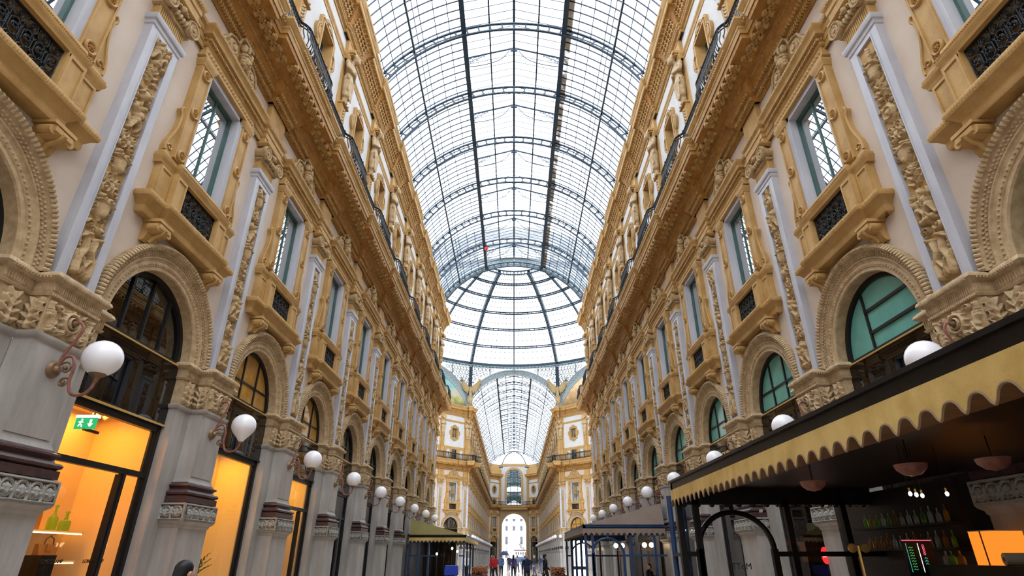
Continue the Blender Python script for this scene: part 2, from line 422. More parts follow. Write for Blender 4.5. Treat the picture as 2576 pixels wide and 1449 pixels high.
# ------------------------------------------------------------------ things
def tagged(o, label=None, cat=None, group=None, kind=None):
    if label: o['label'] = label
    if cat: o['category'] = cat
    if group: o['group'] = group
    if kind: o['kind'] = kind
    return o
def obj(name, me, parent=None, loc=(0,0,0), rz=0.0):
    if isinstance(me, MB): me = me.mesh(name)
    o = bpy.data.objects.new(name, me); C.objects.link(o)
    o.location = loc; o.rotation_euler = (0, 0, rz)
    if parent is not None: o.parent = parent
    return o
def empty(name, loc=(0,0,0), rz=0.0):
    o = bpy.data.objects.new(name, None); C.objects.link(o); o.location = loc; o.rotation_euler = (0, 0, rz)
    o.empty_display_size = 0.3
    return o
class Proto:
    """parts: [(name, MB)] or [(name, MB, [(sub, MB)])]; merged -> one mesh"""
    def __init__(s, name, parts, merged=False, kinds=None):
        s.name = name; s.merged = merged
        if merged:
            m = MB()
            for p in parts:
                m.merge(p[1])
                for q in (p[2] if len(p) > 2 else []): m.merge(q[1])
            s.me = m.mesh(name)
        else:
            s.parts = [(p[0], p[1].mesh(p[0]), [(q[0], q[1].mesh(q[0])) for q in (p[2] if len(p) > 2 else [])]) for p in parts]
    def put(s, loc, rz, label, cat, group=None, swap=None, kind=None):
        if s.merged:
            o = obj(s.name, s.me, None, loc, rz)
        else:
            o = empty(s.name, loc, rz)
            for n, me, subs in s.parts:
                me2 = swap[n] if swap and n in swap else me
                if me2 is None: continue
                c = obj(n, me2, o)
                for n2, m2 in subs: obj(n2, m2, c)
        return tagged(o, label, cat, group, kind)
ORD = ['zeroth','first','second','third','fourth','fifth','sixth','seventh','eighth','ninth','tenth','eleventh','twelfth','thirteenth','fourteenth','fifteenth','sixteenth','seventeenth']
SIDES = (('left', -1, -PI/2), ('right', 1, PI/2))
def circ(x, z, r, n=16, a0=0.0, a1=2*PI): return [(x+r*math.cos(a0+(a1-a0)*i/n), z+r*math.sin(a0+(a1-a0)*i/n)) for i in range(n+1)]

# ---- pilaster with its pier, impost and Ionic capital (local x along wall, y out of wall, z up)
PF = 0.30
def pier_path(h, jw=1.02, jd=0.0, f=PF, back=-0.42): return [(jw, back), (jw, jd), (h, jd), (h, f), (-h, f), (-h, jd), (-jw, jd), (-jw, back)]
def pilaster_parts(low, seed=1, rel=None):
    parts = []; res = 0.03 if low else 0.012
    b = MB()   # plinth
    mp = [(0.58, -0.3), (0.58, 0.38), (-0.58, 0.38), (-0.58, -0.3)]
    b.sweep(mp, [(0.03, 0), (0.03, 0.18), (0, 0.2), (0, 2.12), (0.02, 2.14), (0.03, 2.18), (0.08, 2.22), (0.09, 2.24)], 'pier_marble')
    for sd in (-1, 1):
        xa, xb = sorted((sd*0.5, sd*1.02)); b.box(xa, xb, -0.42, 0.0, 0, 4.4, 'pier_marble')
    parts.append(('plinth', b))
    b = MB()
    b.sweep(mp, [(0.09, 2.24), (0.10, 2.26), (0.10, 2.58), (0.0, 2.60)], 'carved_grey')
    if not low:
        r = relief_palmettes(0.014, 1.26, 0.30); r.mb(0.483, 2.27, 'carved_grey', 'porphyry', 0, b, 0.004)
        r2 = relief_palmettes(0.014, 0.44, 0.30).mb(0.0, 2.27, 'carved_grey', 'porphyry', 0, None, 0.004)
        for sd in (-1, 1): b.merge(r2, Matrix.Translation((sd*0.683, 0.22, 0)) @ Matrix.Rotation(-sd*PI/2, 4, 'Z'))
    parts.append(('carved_band', b))
    b = MB()
    b.sweep([(0.5, -0.3), (0.5, 0.30), (-0.5, 0.30), (-0.5, -0.3)],
            [(0.02, 2.6), (0.14, 2.6), (0.14, 2.72), (0.10, 2.73), (0.145, 2.755), (0.155, 2.79), (0.13, 2.82), (0.075, 2.83), (0.055, 2.87), (0.075, 2.90), (0.105, 2.92), (0.10, 2.95), (0.05, 2.97), (0.03, 3.0)], 'porphyry')
    parts.append(('base_molding', b))
    b = MB()
    b.sweep([(0.485, -0.3), (0.485, PF), (-0.485, PF), (-0.485, -0.3)], [(0.03, 3.0), (0.0, 3.08), (0.0, 4.41)], 'pier_marble')
    b.sweep(pier_path(0.485), [(0.0, 4.40), (0.035, 4.42), (0.055, 4.46), (0.055, 4.50), (0, 4.52)], 'pier_marble')
    b.box(-0.41, 0.41, PF, PF+0.012, 3.12, 4.36, 'pier_marble')
    parts.append(('shaft', b))
    b = MB()   # impost
    b.sweep(pier_path(0.485), [(0.0, 4.5), (0.0, 5.05)], 'relief_pale')
    b.sweep(pier_path(0.485), [(0.0, 5.04), (0.03, 5.05), (0.05, 5.09), (0.02, 5.11), (0.03, 5.13), (0.03, 5.26), (0.09, 5.29), (0.125, 5.33), (0.11, 5.38), (0.06, 5.42), (-0.02, 5.42)], 'relief_pale')
    if not low:
        for i in range(26):
            x = -0.5+1.0*i/25
            b.ball((x, PF+0.105, 5.335), 0.0215, 0.034, 0.052, 'relief_pale', 6, 4); b.ball((x, PF+0.045, 5.07), 0.015, 0.02, 0.028, 'relief_pale', 5, 4)
            b.box(x-0.008, x+0.008, PF+0.025, PF+0.045, 5.135, 5.24, 'relief_pale')
        for sd in (-1, 1):
            for i in range(11):
                x = sd*(0.54+0.048*i)
                b.ball((x, 0.105, 5.335), 0.018, 0.03, 0.05, 'relief_pale', 6, 4)
                b.box(x-0.008, x+0.008, 0.025, 0.045, 5.135, 5.24, 'relief_pale')
            for i in range(6):
                b.ball((sd*0.59, 0.05+0.05*i, 5.335), 0.03, 0.018, 0.05, 'relief_pale', 6, 4)
                b.box(sd*0.515-0.01, sd*0.515+0.01, 0.045+0.05*i, 0.06+0.05*i, 5.135, 5.24, 'relief_pale')
    subs = []
    r = RELI[low]; q = r.mb(PF+0.004, 4.515, 'relief_pale', 'relief', 0, None, 0.004)
    a = RELA[low]
    for sd in (-1, 1): a.mb(0.004, 4.515, 'relief_pale', 'relief', sd*0.755, q, 0.004)
    # carved return faces
    rt = RELR[low].mb(0.0, 4.515, 'relief_pale', 'relief')
    for sd in (-1, 1):
        M = Matrix.Translation((sd*0.489, PF/2, 0)) @ Matrix.Rotation(-sd*PI/2, 4, 'Z')
        q.merge(rt, M)
    parts.append(('impost_capital', b, [('foliage_relief', q)]))
    # upper marble strip
    b = MB(); D = 0.17
    for sd in (-1, 1):
        b.box(sd*0.25 if sd > 0 else -0.43, 0.43 if sd > 0 else -0.25, -0.05, D, 5.42, 10.86, 'marble')
        b.box(sd*0.25-0.012, sd*0.25+0.012, 0, D+0.012, 5.50, 10.78, 'marble')
    b.box(-0.25, 0.25, -0.05, D, 5.42, 5.54, 'marble'); b.box(-0.25, 0.25, -0.05, D, 10.74, 10.86, 'marble')
    b.sweep([(0.43, -0.05), (0.43, D), (-0.43, D), (-0.43, -0.05)], [(0, 10.84), (0.02, 10.86), (0.03, 10.94), (0.06, 10.96), (0.08, 11.03), (0.08, 11.07), (0, 11.08)], 'marble')
    parts.append(('marble_frame', b))
    q = rel if rel is not None else relief_candelabra(seed, 0.5, 5.2, res).mb(D-0.05, 5.54, 'relief', 'ochre')
    parts.append(('relief_panel', q))
    # fluted neck and Ionic capital
    b = MB()
    b.box(-0.40, 0.40, -0.05, 0.15, 11.06, 11.95, 'ochre')
    if not low:
        for i in range(15):
            x = -0.38+0.76*i/14; b.tube([(x, 0.155, 11.09), (x, 0.155, 11.40)], 0.02, 'ochre', 6)
        for sd in (-1, 1):
            for i in range(4): b.tube([(sd*0.40, 0.01+0.045*i, 11.09), (sd*0.40, 0.01+0.045*i, 11.40)], 0.018, 'ochre', 6)
    b.sweep([(0.42, -0.05), (0.42, 0.16), (-0.42, 0.16), (-0.42, -0.05)], [(0, 11.40), (0.05, 11.42), (0.06, 11.46), (0.03, 11.48)], 'relief')
    b.sweep([(0.46, -0.05), (0.46, 0.24), (-0.46, 0.24), (-0.46, -0.05)], [(0, 11.84), (0.05, 11.86), (0.09, 11.90), (0.09, 11.95), (0, 11.96)], 'ochre')
    subs = []
    for sd in (-1, 1):
        v = MB(); cx, cz, Rr = sd*0.40, 11.64, 0.2
        v.lathe([(0.0, -0.02), (0.15, -0.02), (0.14, 0.08), (0.155, 0.16), (0.19, 0.24), (0.2, 0.30), (0.19, 0.34), (0.165, 0.335), (0.155, 0.315), (0.12, 0.31), (0.11, 0.325), (0.085, 0.33), (0.075, 0.315), (0.05, 0.315), (0.04, 0.345), (0.0, 0.355)], 'relief', (cx, 0, cz), 14 if low else 24, 'y')
        if not low:
            for k in range(12):
                a = 2*PI*k/12; v.ball((cx+0.135*math.cos(a), 0.315, cz+0.135*math.sin(a)), 0.018, 0.02, 0.018, 'relief', 6, 4)
        subs.append(('volute', v))
    g = MB()
    for i in range(5):
        x = -0.2+0.1*i; g.ball((x, 0.24, 11.60-0.03*math.cos(x*6)), 0.045, 0.09, 0.075, 'relief', 8, 5)
    g.ball((0, 0.27, 11.76), 0.08, 0.10, 0.09, 'relief', 8, 6); g.ball((0, 0.33, 11.74), 0.03, 0.05, 0.05, 'relief', 6, 4)
    for sd in (-1, 1):
        g.ball((sd*0.11, 0.25, 11.77), 0.06, 0.08, 0.05, 'relief', 8, 5); g.ball((sd*0.2, 0.23, 11.79), 0.05, 0.07, 0.04, 'relief', 8, 5)
    g.box(-0.36, 0.36, 0.1, 0.2, 11.46, 11.86, 'ochre')
    subs.append(('garland', g))
    parts.append(('ionic_capital', b, subs))
    return parts
RELI = {False: relief_impost(0.011), True: relief_impost(0.035)}
RELA = {False: relief_acanthus(0.012), True: relief_acanthus(0.035)}
RELR = {False: relief_acanthus(0.013, 0.28, 0.5), True: relief_acanthus(0.04, 0.28, 0.5)}

# ---- arch over a shop
def arch_parts(low):
    b = MB(); n = 20 if low else 56; zc = 5.40
    b.arch([(1.38, -0.30), (1.38, 0.00)], zc, 'relief_pale', n=n)
    b.arch([(1.38, 0.00), (1.40, 0.03), (1.47, 0.03), (1.48, 0.05), (1.555, 0.05), (1.57, 0.03), (1.62, 0.045), (1.64, 0.075), (1.66, 0.075)], zc, 'relief_pale', n=n)
    b.arch([(1.66, 0.075), (1.665, 0.05), (1.79, 0.10), (1.80, 0.13)], zc, 'relief_pale', n=n)
    b.arch([(1.80, 0.13), (1.825, 0.16), (1.87, 0.16), (1.90, 0.12), (1.905, 0.06), (1.90, -0.02)], zc, 'relief_pale', n=n)
    parts = [('archivolt', b)]
    if not low:
        g = MB()
        for i in range(58):
            a = PI*(i+0.5)/58; g.ball((1.515*math.cos(a), 0.055, zc+1.515*math.sin(a)), 0.024, 0.024, 0.024, 'relief_pale', 6, 4)
        for i in range(76):
            a = PI*(i+0.5)/76; c, s = math.cos(a), math.sin(a)
            g.tube([(1.805*c, 0.135, zc+1.805*s), (1.85*c, 0.185, zc+1.85*s), (1.885*c, 0.15, zc+1.885*s), (1.897*c, 0.05, zc+1.897*s)], 0.029, 'relief_pale', 6)
            for rr, dd, w in ((1.70, 0.075, 0.02), (1.745, 0.095, 0.026)):
                q = a+(0.01 if rr > 1.72 else -0.01)
                g.ball((rr*math.cos(q), dd, zc+rr*math.sin(q)), w, 0.018, w, 'relief_pale', 6, 3)
        b.merge(g)
    return parts

# ---- shop front behind an arch
def arch_pane(b, R, d, zb, zc, mat, n=24):
    pts = [(R, zb)]+[(R*math.cos(PI*i/n), zc+R*math.sin(PI*i/n)) for i in range(n+1)]+[(-R, zb)]
    vs = [(x, d, z) for x, z in pts]; b.add(vs, [tuple(range(len(vs)))], mat)
def front_parts(style, low):
    """style: lunette pane, mullions, shop glazing and door"""
    D = -0.27; zs = 5.33; zb = 4.02
    pane = {'dark': 'dark_glass', 'amber': 'amber_lit_pane', 'teal': 'teal_lit_pane'}[style['lun']]
    parts = []
    f = MB()
    f.arch([(1.40, D-0.06), (1.385, D+0.07), (1.28, D+0.07), (1.28, D-0.06)], 5.40, 'black_frame', n=20 if low else 40)
    f.box(-1.38, 1.38, D-0.05, D+0.07, zs, zs+0.07, 'black_frame')
    for x in {3: (-0.62, 0.0, 0.62), 2: (-0.42, 0.42), 4: (0.45,)}[style['mul']]:
        h = math.sqrt(1.34**2-x*x); f.box(x-0.025, x+0.025, D-0.03, D+0.04, zs, 5.40+h, 'black_frame')
    if style['mul'] == 4:
        for z in (5.74, 6.20): f.box(-math.sqrt(max(0.01, 1.32**2-(z-5.4)**2)), 0.45, D-0.02, D+0.04, z-0.03, z+0.03, 'black_frame')
    if style['mul'] == 2:
        f.box(-1.25, 1.25, D-0.02, D+0.03, 5.85, 5.90, 'black_frame')
    parts.append(('lunette_frame', f))
    q = MB(); arch_pane(q, 1.32, D, zs, 5.40, pane); parts.append(('lunette_pane', q))
    s = MB(); s.box(-1.42, 1.42, D-0.05, D+0.10, zb, zs, 'black_gloss'); s.box(-1.42, 1.42, D+0.10, D+0.125, zs-0.03, zs, 'brass_strip'); s.box(-1.42, 1.42, D+0.10, D+0.13, zb, zb+0.04, 'brass_strip' if style.get('gold') else 'black_frame')
    parts.append(('sign_band', s))
    f = MB()
    for sd in (-1, 1): f.box(sd*1.36-0.07, sd*1.36+0.07, D-0.08, D+0.06, 0, zb, 'black_frame'); f.box(sd*1.22-0.04, sd*1.22+0.04, D-0.02, D+0.02, 0, zb, 'black_frame')
    f.box(-1.36, 1.36, D-0.06, D+0.05, zb-0.12, zb, 'black_frame')
    f.box(-1.36, 1.36, D-0.06, D+0.05, 0, 0.35, 'black_frame')
    if style.get('door'):
        f.box(-1.3, 1.3, D-0.05, D+0.05, 3.0, 3.10, 'black_frame'); f.box(-0.72, -0.64, D-0.05, D+0.05, 0, 3.0, 'black_frame'); f.box(-0.60, -0.55, D-0.05, D+0.05, 0, 2.98, 'black_frame')
    parts.append(('shop_frame', f))
    g = MB()
    gm = 'shop_glass' if style.get('lit') else 'dark_glass'
    g.add([(-1.3, D, 0.3), (1.3, D, 0.3), (1.3, D, zb), (-1.3, D, zb)], [(0,1,2,3)], gm)
    parts.append(('shop_glazing', g))
    return parts

# ---- first floor window with aedicule
def window_parts(low):
    parts = []
    shelf = [(1.55, 0), (1.55, 0.16), (1.05, 0.16), (1.05, 0.26), (-1.05, 0.26), (-1.05, 0.16), (-1.55, 0.16), (-1.55, 0)]
    b = MB(); b.sweep(shelf, [(-0.3, 7.42), (0.0, 7.42), (0.02, 7.46), (0.02, 7.56), (0.05, 7.60), (0.09, 7.66), (0.15, 7.70), (0.165, 7.76), (0.15, 7.82), (0.06, 7.86), (-0.3, 7.87)], 'ochre')
    if not low:
        for i in range(62):
            x = -1.66+3.32*i/61
            dd = 0.415 if abs(x) < 1.18 else 0.315
            b.ball((x, dd, 7.765), 0.02, 0.022, 0.05, 'ochre', 5, 4)
    parts.append(('sill_shelf', b))
    for sd in (-1, 1):
        b = MB(); x0, x1 = sd*1.05-0.17, sd*1.05+0.17
        prof = [(0.0, 7.0), (0.05, 6.99), (0.10, 7.03), (0.13, 7.10), (0.14, 7.16), (0.2, 7.18), (0.30, 7.20), (0.36, 7.26), (0.36, 7.34), (0.32, 7.37), (0.32, 7.43), (0.0, 7.43)]
        b.prism_x(prof, x0, x1, 'ochre')
        if not low:
            b.tube([(sd*1.05, 0.10, 7.02), (sd*1.05, 0.155, 7.13), (sd*1.05, 0.3, 7.19), (sd*1.05, 0.38, 7.28)], 0.04, 'ochre', 7)
            b.box(x0-0.05, x1+0.05, 0, 0.36, 7.37, 7.43, 'ochre')
            for e in (x0, x1): b.lathe([(0, -0.19), (0.075, -0.19), (0.075, 0.0), (0, 0)], 'ochre', (e, 0.33, 7.27), 10, 'y')
        parts.append(('bracket', b))
    for sd in (-1, 1):
        b = MB()
        xa, xb = sorted((sd*0.67, sd*1.05)); b.box(xa, xb, 0, 0.26, 7.85, 8.64, 'ochre')
        xc, xd = sorted((sd*1.05, sd*1.44)); b.box(xc, xd, 0, 0.15, 7.85, 8.64, 'ochre')
        for (p, q, d) in ((xa, xb, 0.26), (xc, xd, 0.15)):
            b.box(p+0.02, p+0.06, d, d+0.02, 7.9, 8.6, 'ochre'); b.box(q-0.06, q-0.02, d, d+0.02, 7.9, 8.6, 'ochre')
            b.box(p+0.02, q-0.02, d, d+0.02, 8.54, 8.6, 'ochre'); b.box(p+0.02, q-0.02, d, d+0.02, 7.88, 7.93, 'ochre')
        parts.append(('pedestal', b))
    b = MB(); b.sweep([(x*0.965, y) for x, y in shelf], [(-0.3, 8.62), (0.0, 8.62), (0.015, 8.68), (0.04, 8.72), (0.05, 8.77), (0.03, 8.79), (0.035, 8.83), (-0.02, 8.86), (-0.04, 8.95), (-0.3, 8.96)], 'ochre')
    if not low:
        for i in range(52):
            x = -1.0+2.0*i/51; b.ball((x, 0.30, 8.80), 0.014, 0.012, 0.012, 'ochre_deep', 5, 4)
    parts.append(('sill_molding', b))
    # iron grille
    g = MB(); gd = 0.16
    g.box(-0.67, 0.67, gd-0.015, gd+0.015, 7.87, 7.90, 'iron'); g.box(-0.67, 0.67, gd-0.015, gd+0.015, 8.58, 8.62, 'iron')
    if low:
        for i in range(7): g.box(-0.6+0.2*i-0.03, -0.6+0.2*i+0.03, gd-0.01, gd+0.01, 7.88, 8.6, 'iron')
        g.box(-0.67, 0.67, gd-0.01, gd+0.01, 8.2, 8.28, 'iron')
    else:
        for i in range(6):
            x = -0.555+0.222*i
            for z, r in ((8.02, 0.10), (8.48, 0.10)):
                g.tube([(px, gd, pz) for px, pz in circ(x, z, r, 12)][:-1], 0.012, 'iron', 5, True)
                g.tube([(px, gd+0.01, pz) for px, pz in circ(x, z, r*0.5, 8)][:-1], 0.012, 'iron', 5, True)
                g.ball((x, gd, z), 0.03, 0.03, 0.03, 'iron', 6, 4)
            hx = [(x, 8.10), (x+0.085, 8.16), (x+0.085, 8.34), (x, 8.40), (x-0.085, 8.34), (x-0.085, 8.16)]
            g.tube([(px, gd, pz) for px, pz in hx], 0.012, 'iron', 5, True)
            g.tube([(px, gd+0.01, pz) for px, pz in circ(x, 8.25, 0.055, 8)][:-1], 0.013, 'iron', 5, True)
            for k in range(6):
                a = PI*k/3; g.ball((x+0.04*math.cos(a), gd+0.02, 8.25+0.04*math.sin(a)), 0.02, 0.02, 0.02, 'iron', 5, 4)
            for sd in (-1, 1): g.tube([(x+sd*0.111, gd, 7.9), (x+sd*0.111, gd, 8.6)], 0.008, 'iron', 4)
            for z in (8.02, 8.48):
                for sd in (-1, 1):
                    g.tube([(px, gd, pz) for px, pz in circ(x+sd*0.08, z+ (0.13 if z < 8.2 else -0.13), 0.035, 8)][:-1], 0.009, 'iron', 4, True)
    parts.append(('iron_grille', g))
    # marble reveal
    b = MB()
    for sd in (-1, 1):
        xa, xb = sorted((sd*0.70, sd*0.84)); b.box(xa, xb, -0.22, 0.10, 7.86, 11.74, 'marble')
        xa, xb = sorted((sd*0.80, sd*0.85)); b.box(xa, xb, 0, 0.13, 8.9, 11.74, 'marble')
    b.box(-0.84, 0.84, -0.22, 0.10, 11.62, 11.76, 'marble')
    parts.append(('marble_reveal', b))
    for sd in (-1, 1):
        b = MB(); x = sd*1.02; xa, xb = x-0.17, x+0.17
        b.box(xa, xb, -0.02, 0.15, 8.95, 11.62, 'ochre')
        for e in (xa, xb): b.box(e-0.02, e+0.02, 0, 0.175, 8.95, 11.5, 'ochre')
        b.sweep([(xb, 0), (xb, 0.15), (xa, 0.15), (xa, 0)], [(0, 11.48), (0.04, 11.52), (0.05, 11.58), (0.08, 11.64), (0.08, 11.70), (0, 11.72)], 'ochre')
        subs = []
        for z in (9.1, 10.25, 11.35):
            q = MB()
            q.lathe([(0, 0.16), (0.07, 0.16), (0.085, 0.20), (0.11, 0.21), (0.13, 0.19), (0.135, 0.15)], 'ochre', (x, 0, z), 12 if low else 20, 'y')
            if not low:
                for k in range(6): q.ball((x+0.045*math.cos(k*PI/3), 0.18, z+0.045*math.sin(k*PI/3)), 0.026, 0.03, 0.026, 'ochre_deep', 6, 4)
            q.ball((x, 0.19, z), 0.025, 0.035, 0.025, 'ochre_deep', 6, 4)
            subs.append(('rosette', q))
        parts.append(('jamb', b, subs))
    for sd in (-1, 1):
        b = MB(); poly = [(1.19, 8.95), (1.46, 8.95), (1.47, 9.05), (1.44, 9.2), (1.36, 9.4), (1.30, 9.6), (1.27, 9.85), (1.29, 10.0), (1.33, 10.05), (1.34, 10.12), (1.29, 10.17), (1.22, 10.14), (1.19, 10.0)]
        b.prism([(sd*x, z) for x, z in (poly if sd < 0 else poly[::-1])], 0, 0.11, 'ochre')
        rim = [(sd*x, 0.115, z) for x, z in poly[1:11]]; b.tube(rim, 0.028, 'ochre', 5 if low else 7)
        sp = [(sd*(1.34+0.085*(1-t/14)*math.cos(t*0.55)), 0.12, 9.08+0.085*(1-t/14)*math.sin(t*0.55)) for t in range(13)]
        b.tube(sp, 0.02, 'ochre', 5)
        parts.append(('scroll_volute', b))
    b = MB()
    b.box(-1.26, 1.26, -0.02, 0.16, 11.74, 12.04, 'ochre')
    b.sweep([(1.26, 0), (1.26, 0.16), (-1.26, 0.16), (-1.26, 0)], [(0, 11.74), (0.03, 11.76), (0.03, 11.80), (0, 11.82)], 'ochre')
    if not low:
        for i in range(22):
            x = -1.17+2.34*i/21; b.ball((x, 0.165, 11.925), 0.045, 0.022, 0.05, 'ochre', 7, 4); b.ball((x, 0.185, 11.925), 0.016, 0.02, 0.016, 'relief', 5, 4)
    parts.append(('lintel', b))
    b = MB(); pp = [(1.28, 0), (1.28, 0.14), (-1.28, 0.14), (-1.28, 0)]
    b.sweep(pp, [(0, 12.02), (0.04, 12.05), (0.05, 12.10), (0.06, 12.22), (0.17, 12.24), (0.18, 12.34), (0.21, 12.38), (0.25, 12.44), (0.25, 12.48), (-0.14, 12.52)], 'ochre')
    if not low:
        for i in range(44):
            x = -1.33+2.66*i/43; b.box(x-0.02, x+0.02, 0.19, 0.26, 12.13, 12.21, 'ochre'); b.ball((x, 0.375, 12.43), 0.02, 0.025, 0.03, 'relief', 5, 4)
        for sd in (-1, 1):
            for i in range(3): b.box(sd*1.33-0.05, sd*1.33+0.05, 0.02+0.06*i, 0.055+0.06*i, 12.13, 12.21, 'ochre')
    parts.append(('pediment_cornice', b))
    b = MB()   # crest
    out = [(-1.3, 12.5), (-1.28, 12.6), (-1.12, 12.66), (-0.92, 12.72), (-0.80, 12.9), (-0.70, 13.1), (-0.5, 13.2), (-0.32, 13.2), (-0.24, 13.42), (-0.12, 13.55), (0.12, 13.55), (0.24, 13.42), (0.32, 13.2), (0.5, 13.2), (0.70, 13.1), (0.80, 12.9), (0.92, 12.72), (1.12, 12.66), (1.28, 12.6), (1.3, 12.5)]
    b.prism(out[::-1], 0.0, 0.18, 'ochre')
    b.tube([(x, 0.2, z) for x, z in out[1:-1]], 0.035, 'relief', 5 if low else 7)
    subs = []
    for sd in (-1, 1):
        q = MB(); q.lathe([(0, 0.26), (0.07, 0.25), (0.09, 0.2), (0.11, 0.23), (0.15, 0.24), (0.18, 0.22), (0.19, 0.17)], 'relief', (sd*0.48, 0, 12.9), 12 if low else 22, 'y'); subs.append(('disc_boss', q))
        if not low:
            for k in range(4): b.ball((sd*(0.82+0.12*k), 0.2, 12.62-0.01*k), 0.06, 0.05, 0.05, 'relief', 7, 4)
            b.tube([(sd*x, 0.19, z) for x, z in ((0.66, 12.6), (0.72, 12.75), (0.66, 12.95), (0.60, 13.06))], 0.025, 'relief', 5)
    h = MB()
    h.ball((0, 0.27, 12.86), 0.15, 0.16, 0.2, 'relief', 12, 8); h.ball((0, 0.43, 12.84), 0.025, 0.04, 0.05, 'relief', 6, 4)
    if not low:
        for sd in (-1, 1):
            h.ball((sd*0.06, 0.395, 12.90), 0.03, 0.02, 0.014, 'relief', 6, 4); h.ball((sd*0.05, 0.39, 12.80), 0.05, 0.04, 0.05, 'relief', 6, 4)
            for k in range(4): h.ball((sd*(0.15-0.01*k), 0.28, 13.0-0.09*k), 0.055, 0.08, 0.06, 'relief', 7, 5)
        h.ball((0, 0.40, 12.75), 0.045, 0.03, 0.012, 'relief', 6, 4)
        for k in range(7): a = PI*k/6; h.ball((0.13*math.cos(a), 0.32, 13.0+0.06*math.sin(a)), 0.05, 0.07, 0.05, 'relief', 7, 5)
    for x, z in ((-0.17, 13.25), (0, 13.34), (0.17, 13.25)): h.ball((x, 0.28, z-0.05), 0.07, 0.09, 0.13, 'relief', 8, 5)
    h.box(-0.24, 0.24, 0.1, 0.3, 13.42, 13.5, 'relief')
    subs.append(('carved_head', h))
    parts.append(('crest', b, subs))
    f = MB(); D = -0.14
    for sd in (-1, 1): f.box(sd*0.672-0.028, sd*0.672+0.028, D-0.03, D+0.05, 7.86, 11.62, 'teal_frame')
    f.box(-0.02, 0.02, D-0.03, D+0.03, 7.86, 11.62, 'teal_frame'); f.box(-0.7, 0.7, D-0.03, D+0.05, 11.55, 11.62, 'teal_frame'); f.box(-0.7, 0.7, D-0.03, D+0.05, 8.88, 8.96, 'teal_frame')
    q = MB()
    q.add([(-0.68, D, 7.86), (0.0, D, 7.86), (0.0, D, 11.6), (-0.68, D, 11.6)], [(0,1,2,3)], 'window_glass')
    q.add([(0.0, D, 7.86), (0.68, D, 7.86), (0.68, D, 11.6), (0, D, 11.6)], [(0,1,2,3)], 'window_glass')
    parts.append(('sash_frame', f, [('pane', q)]))
    return parts

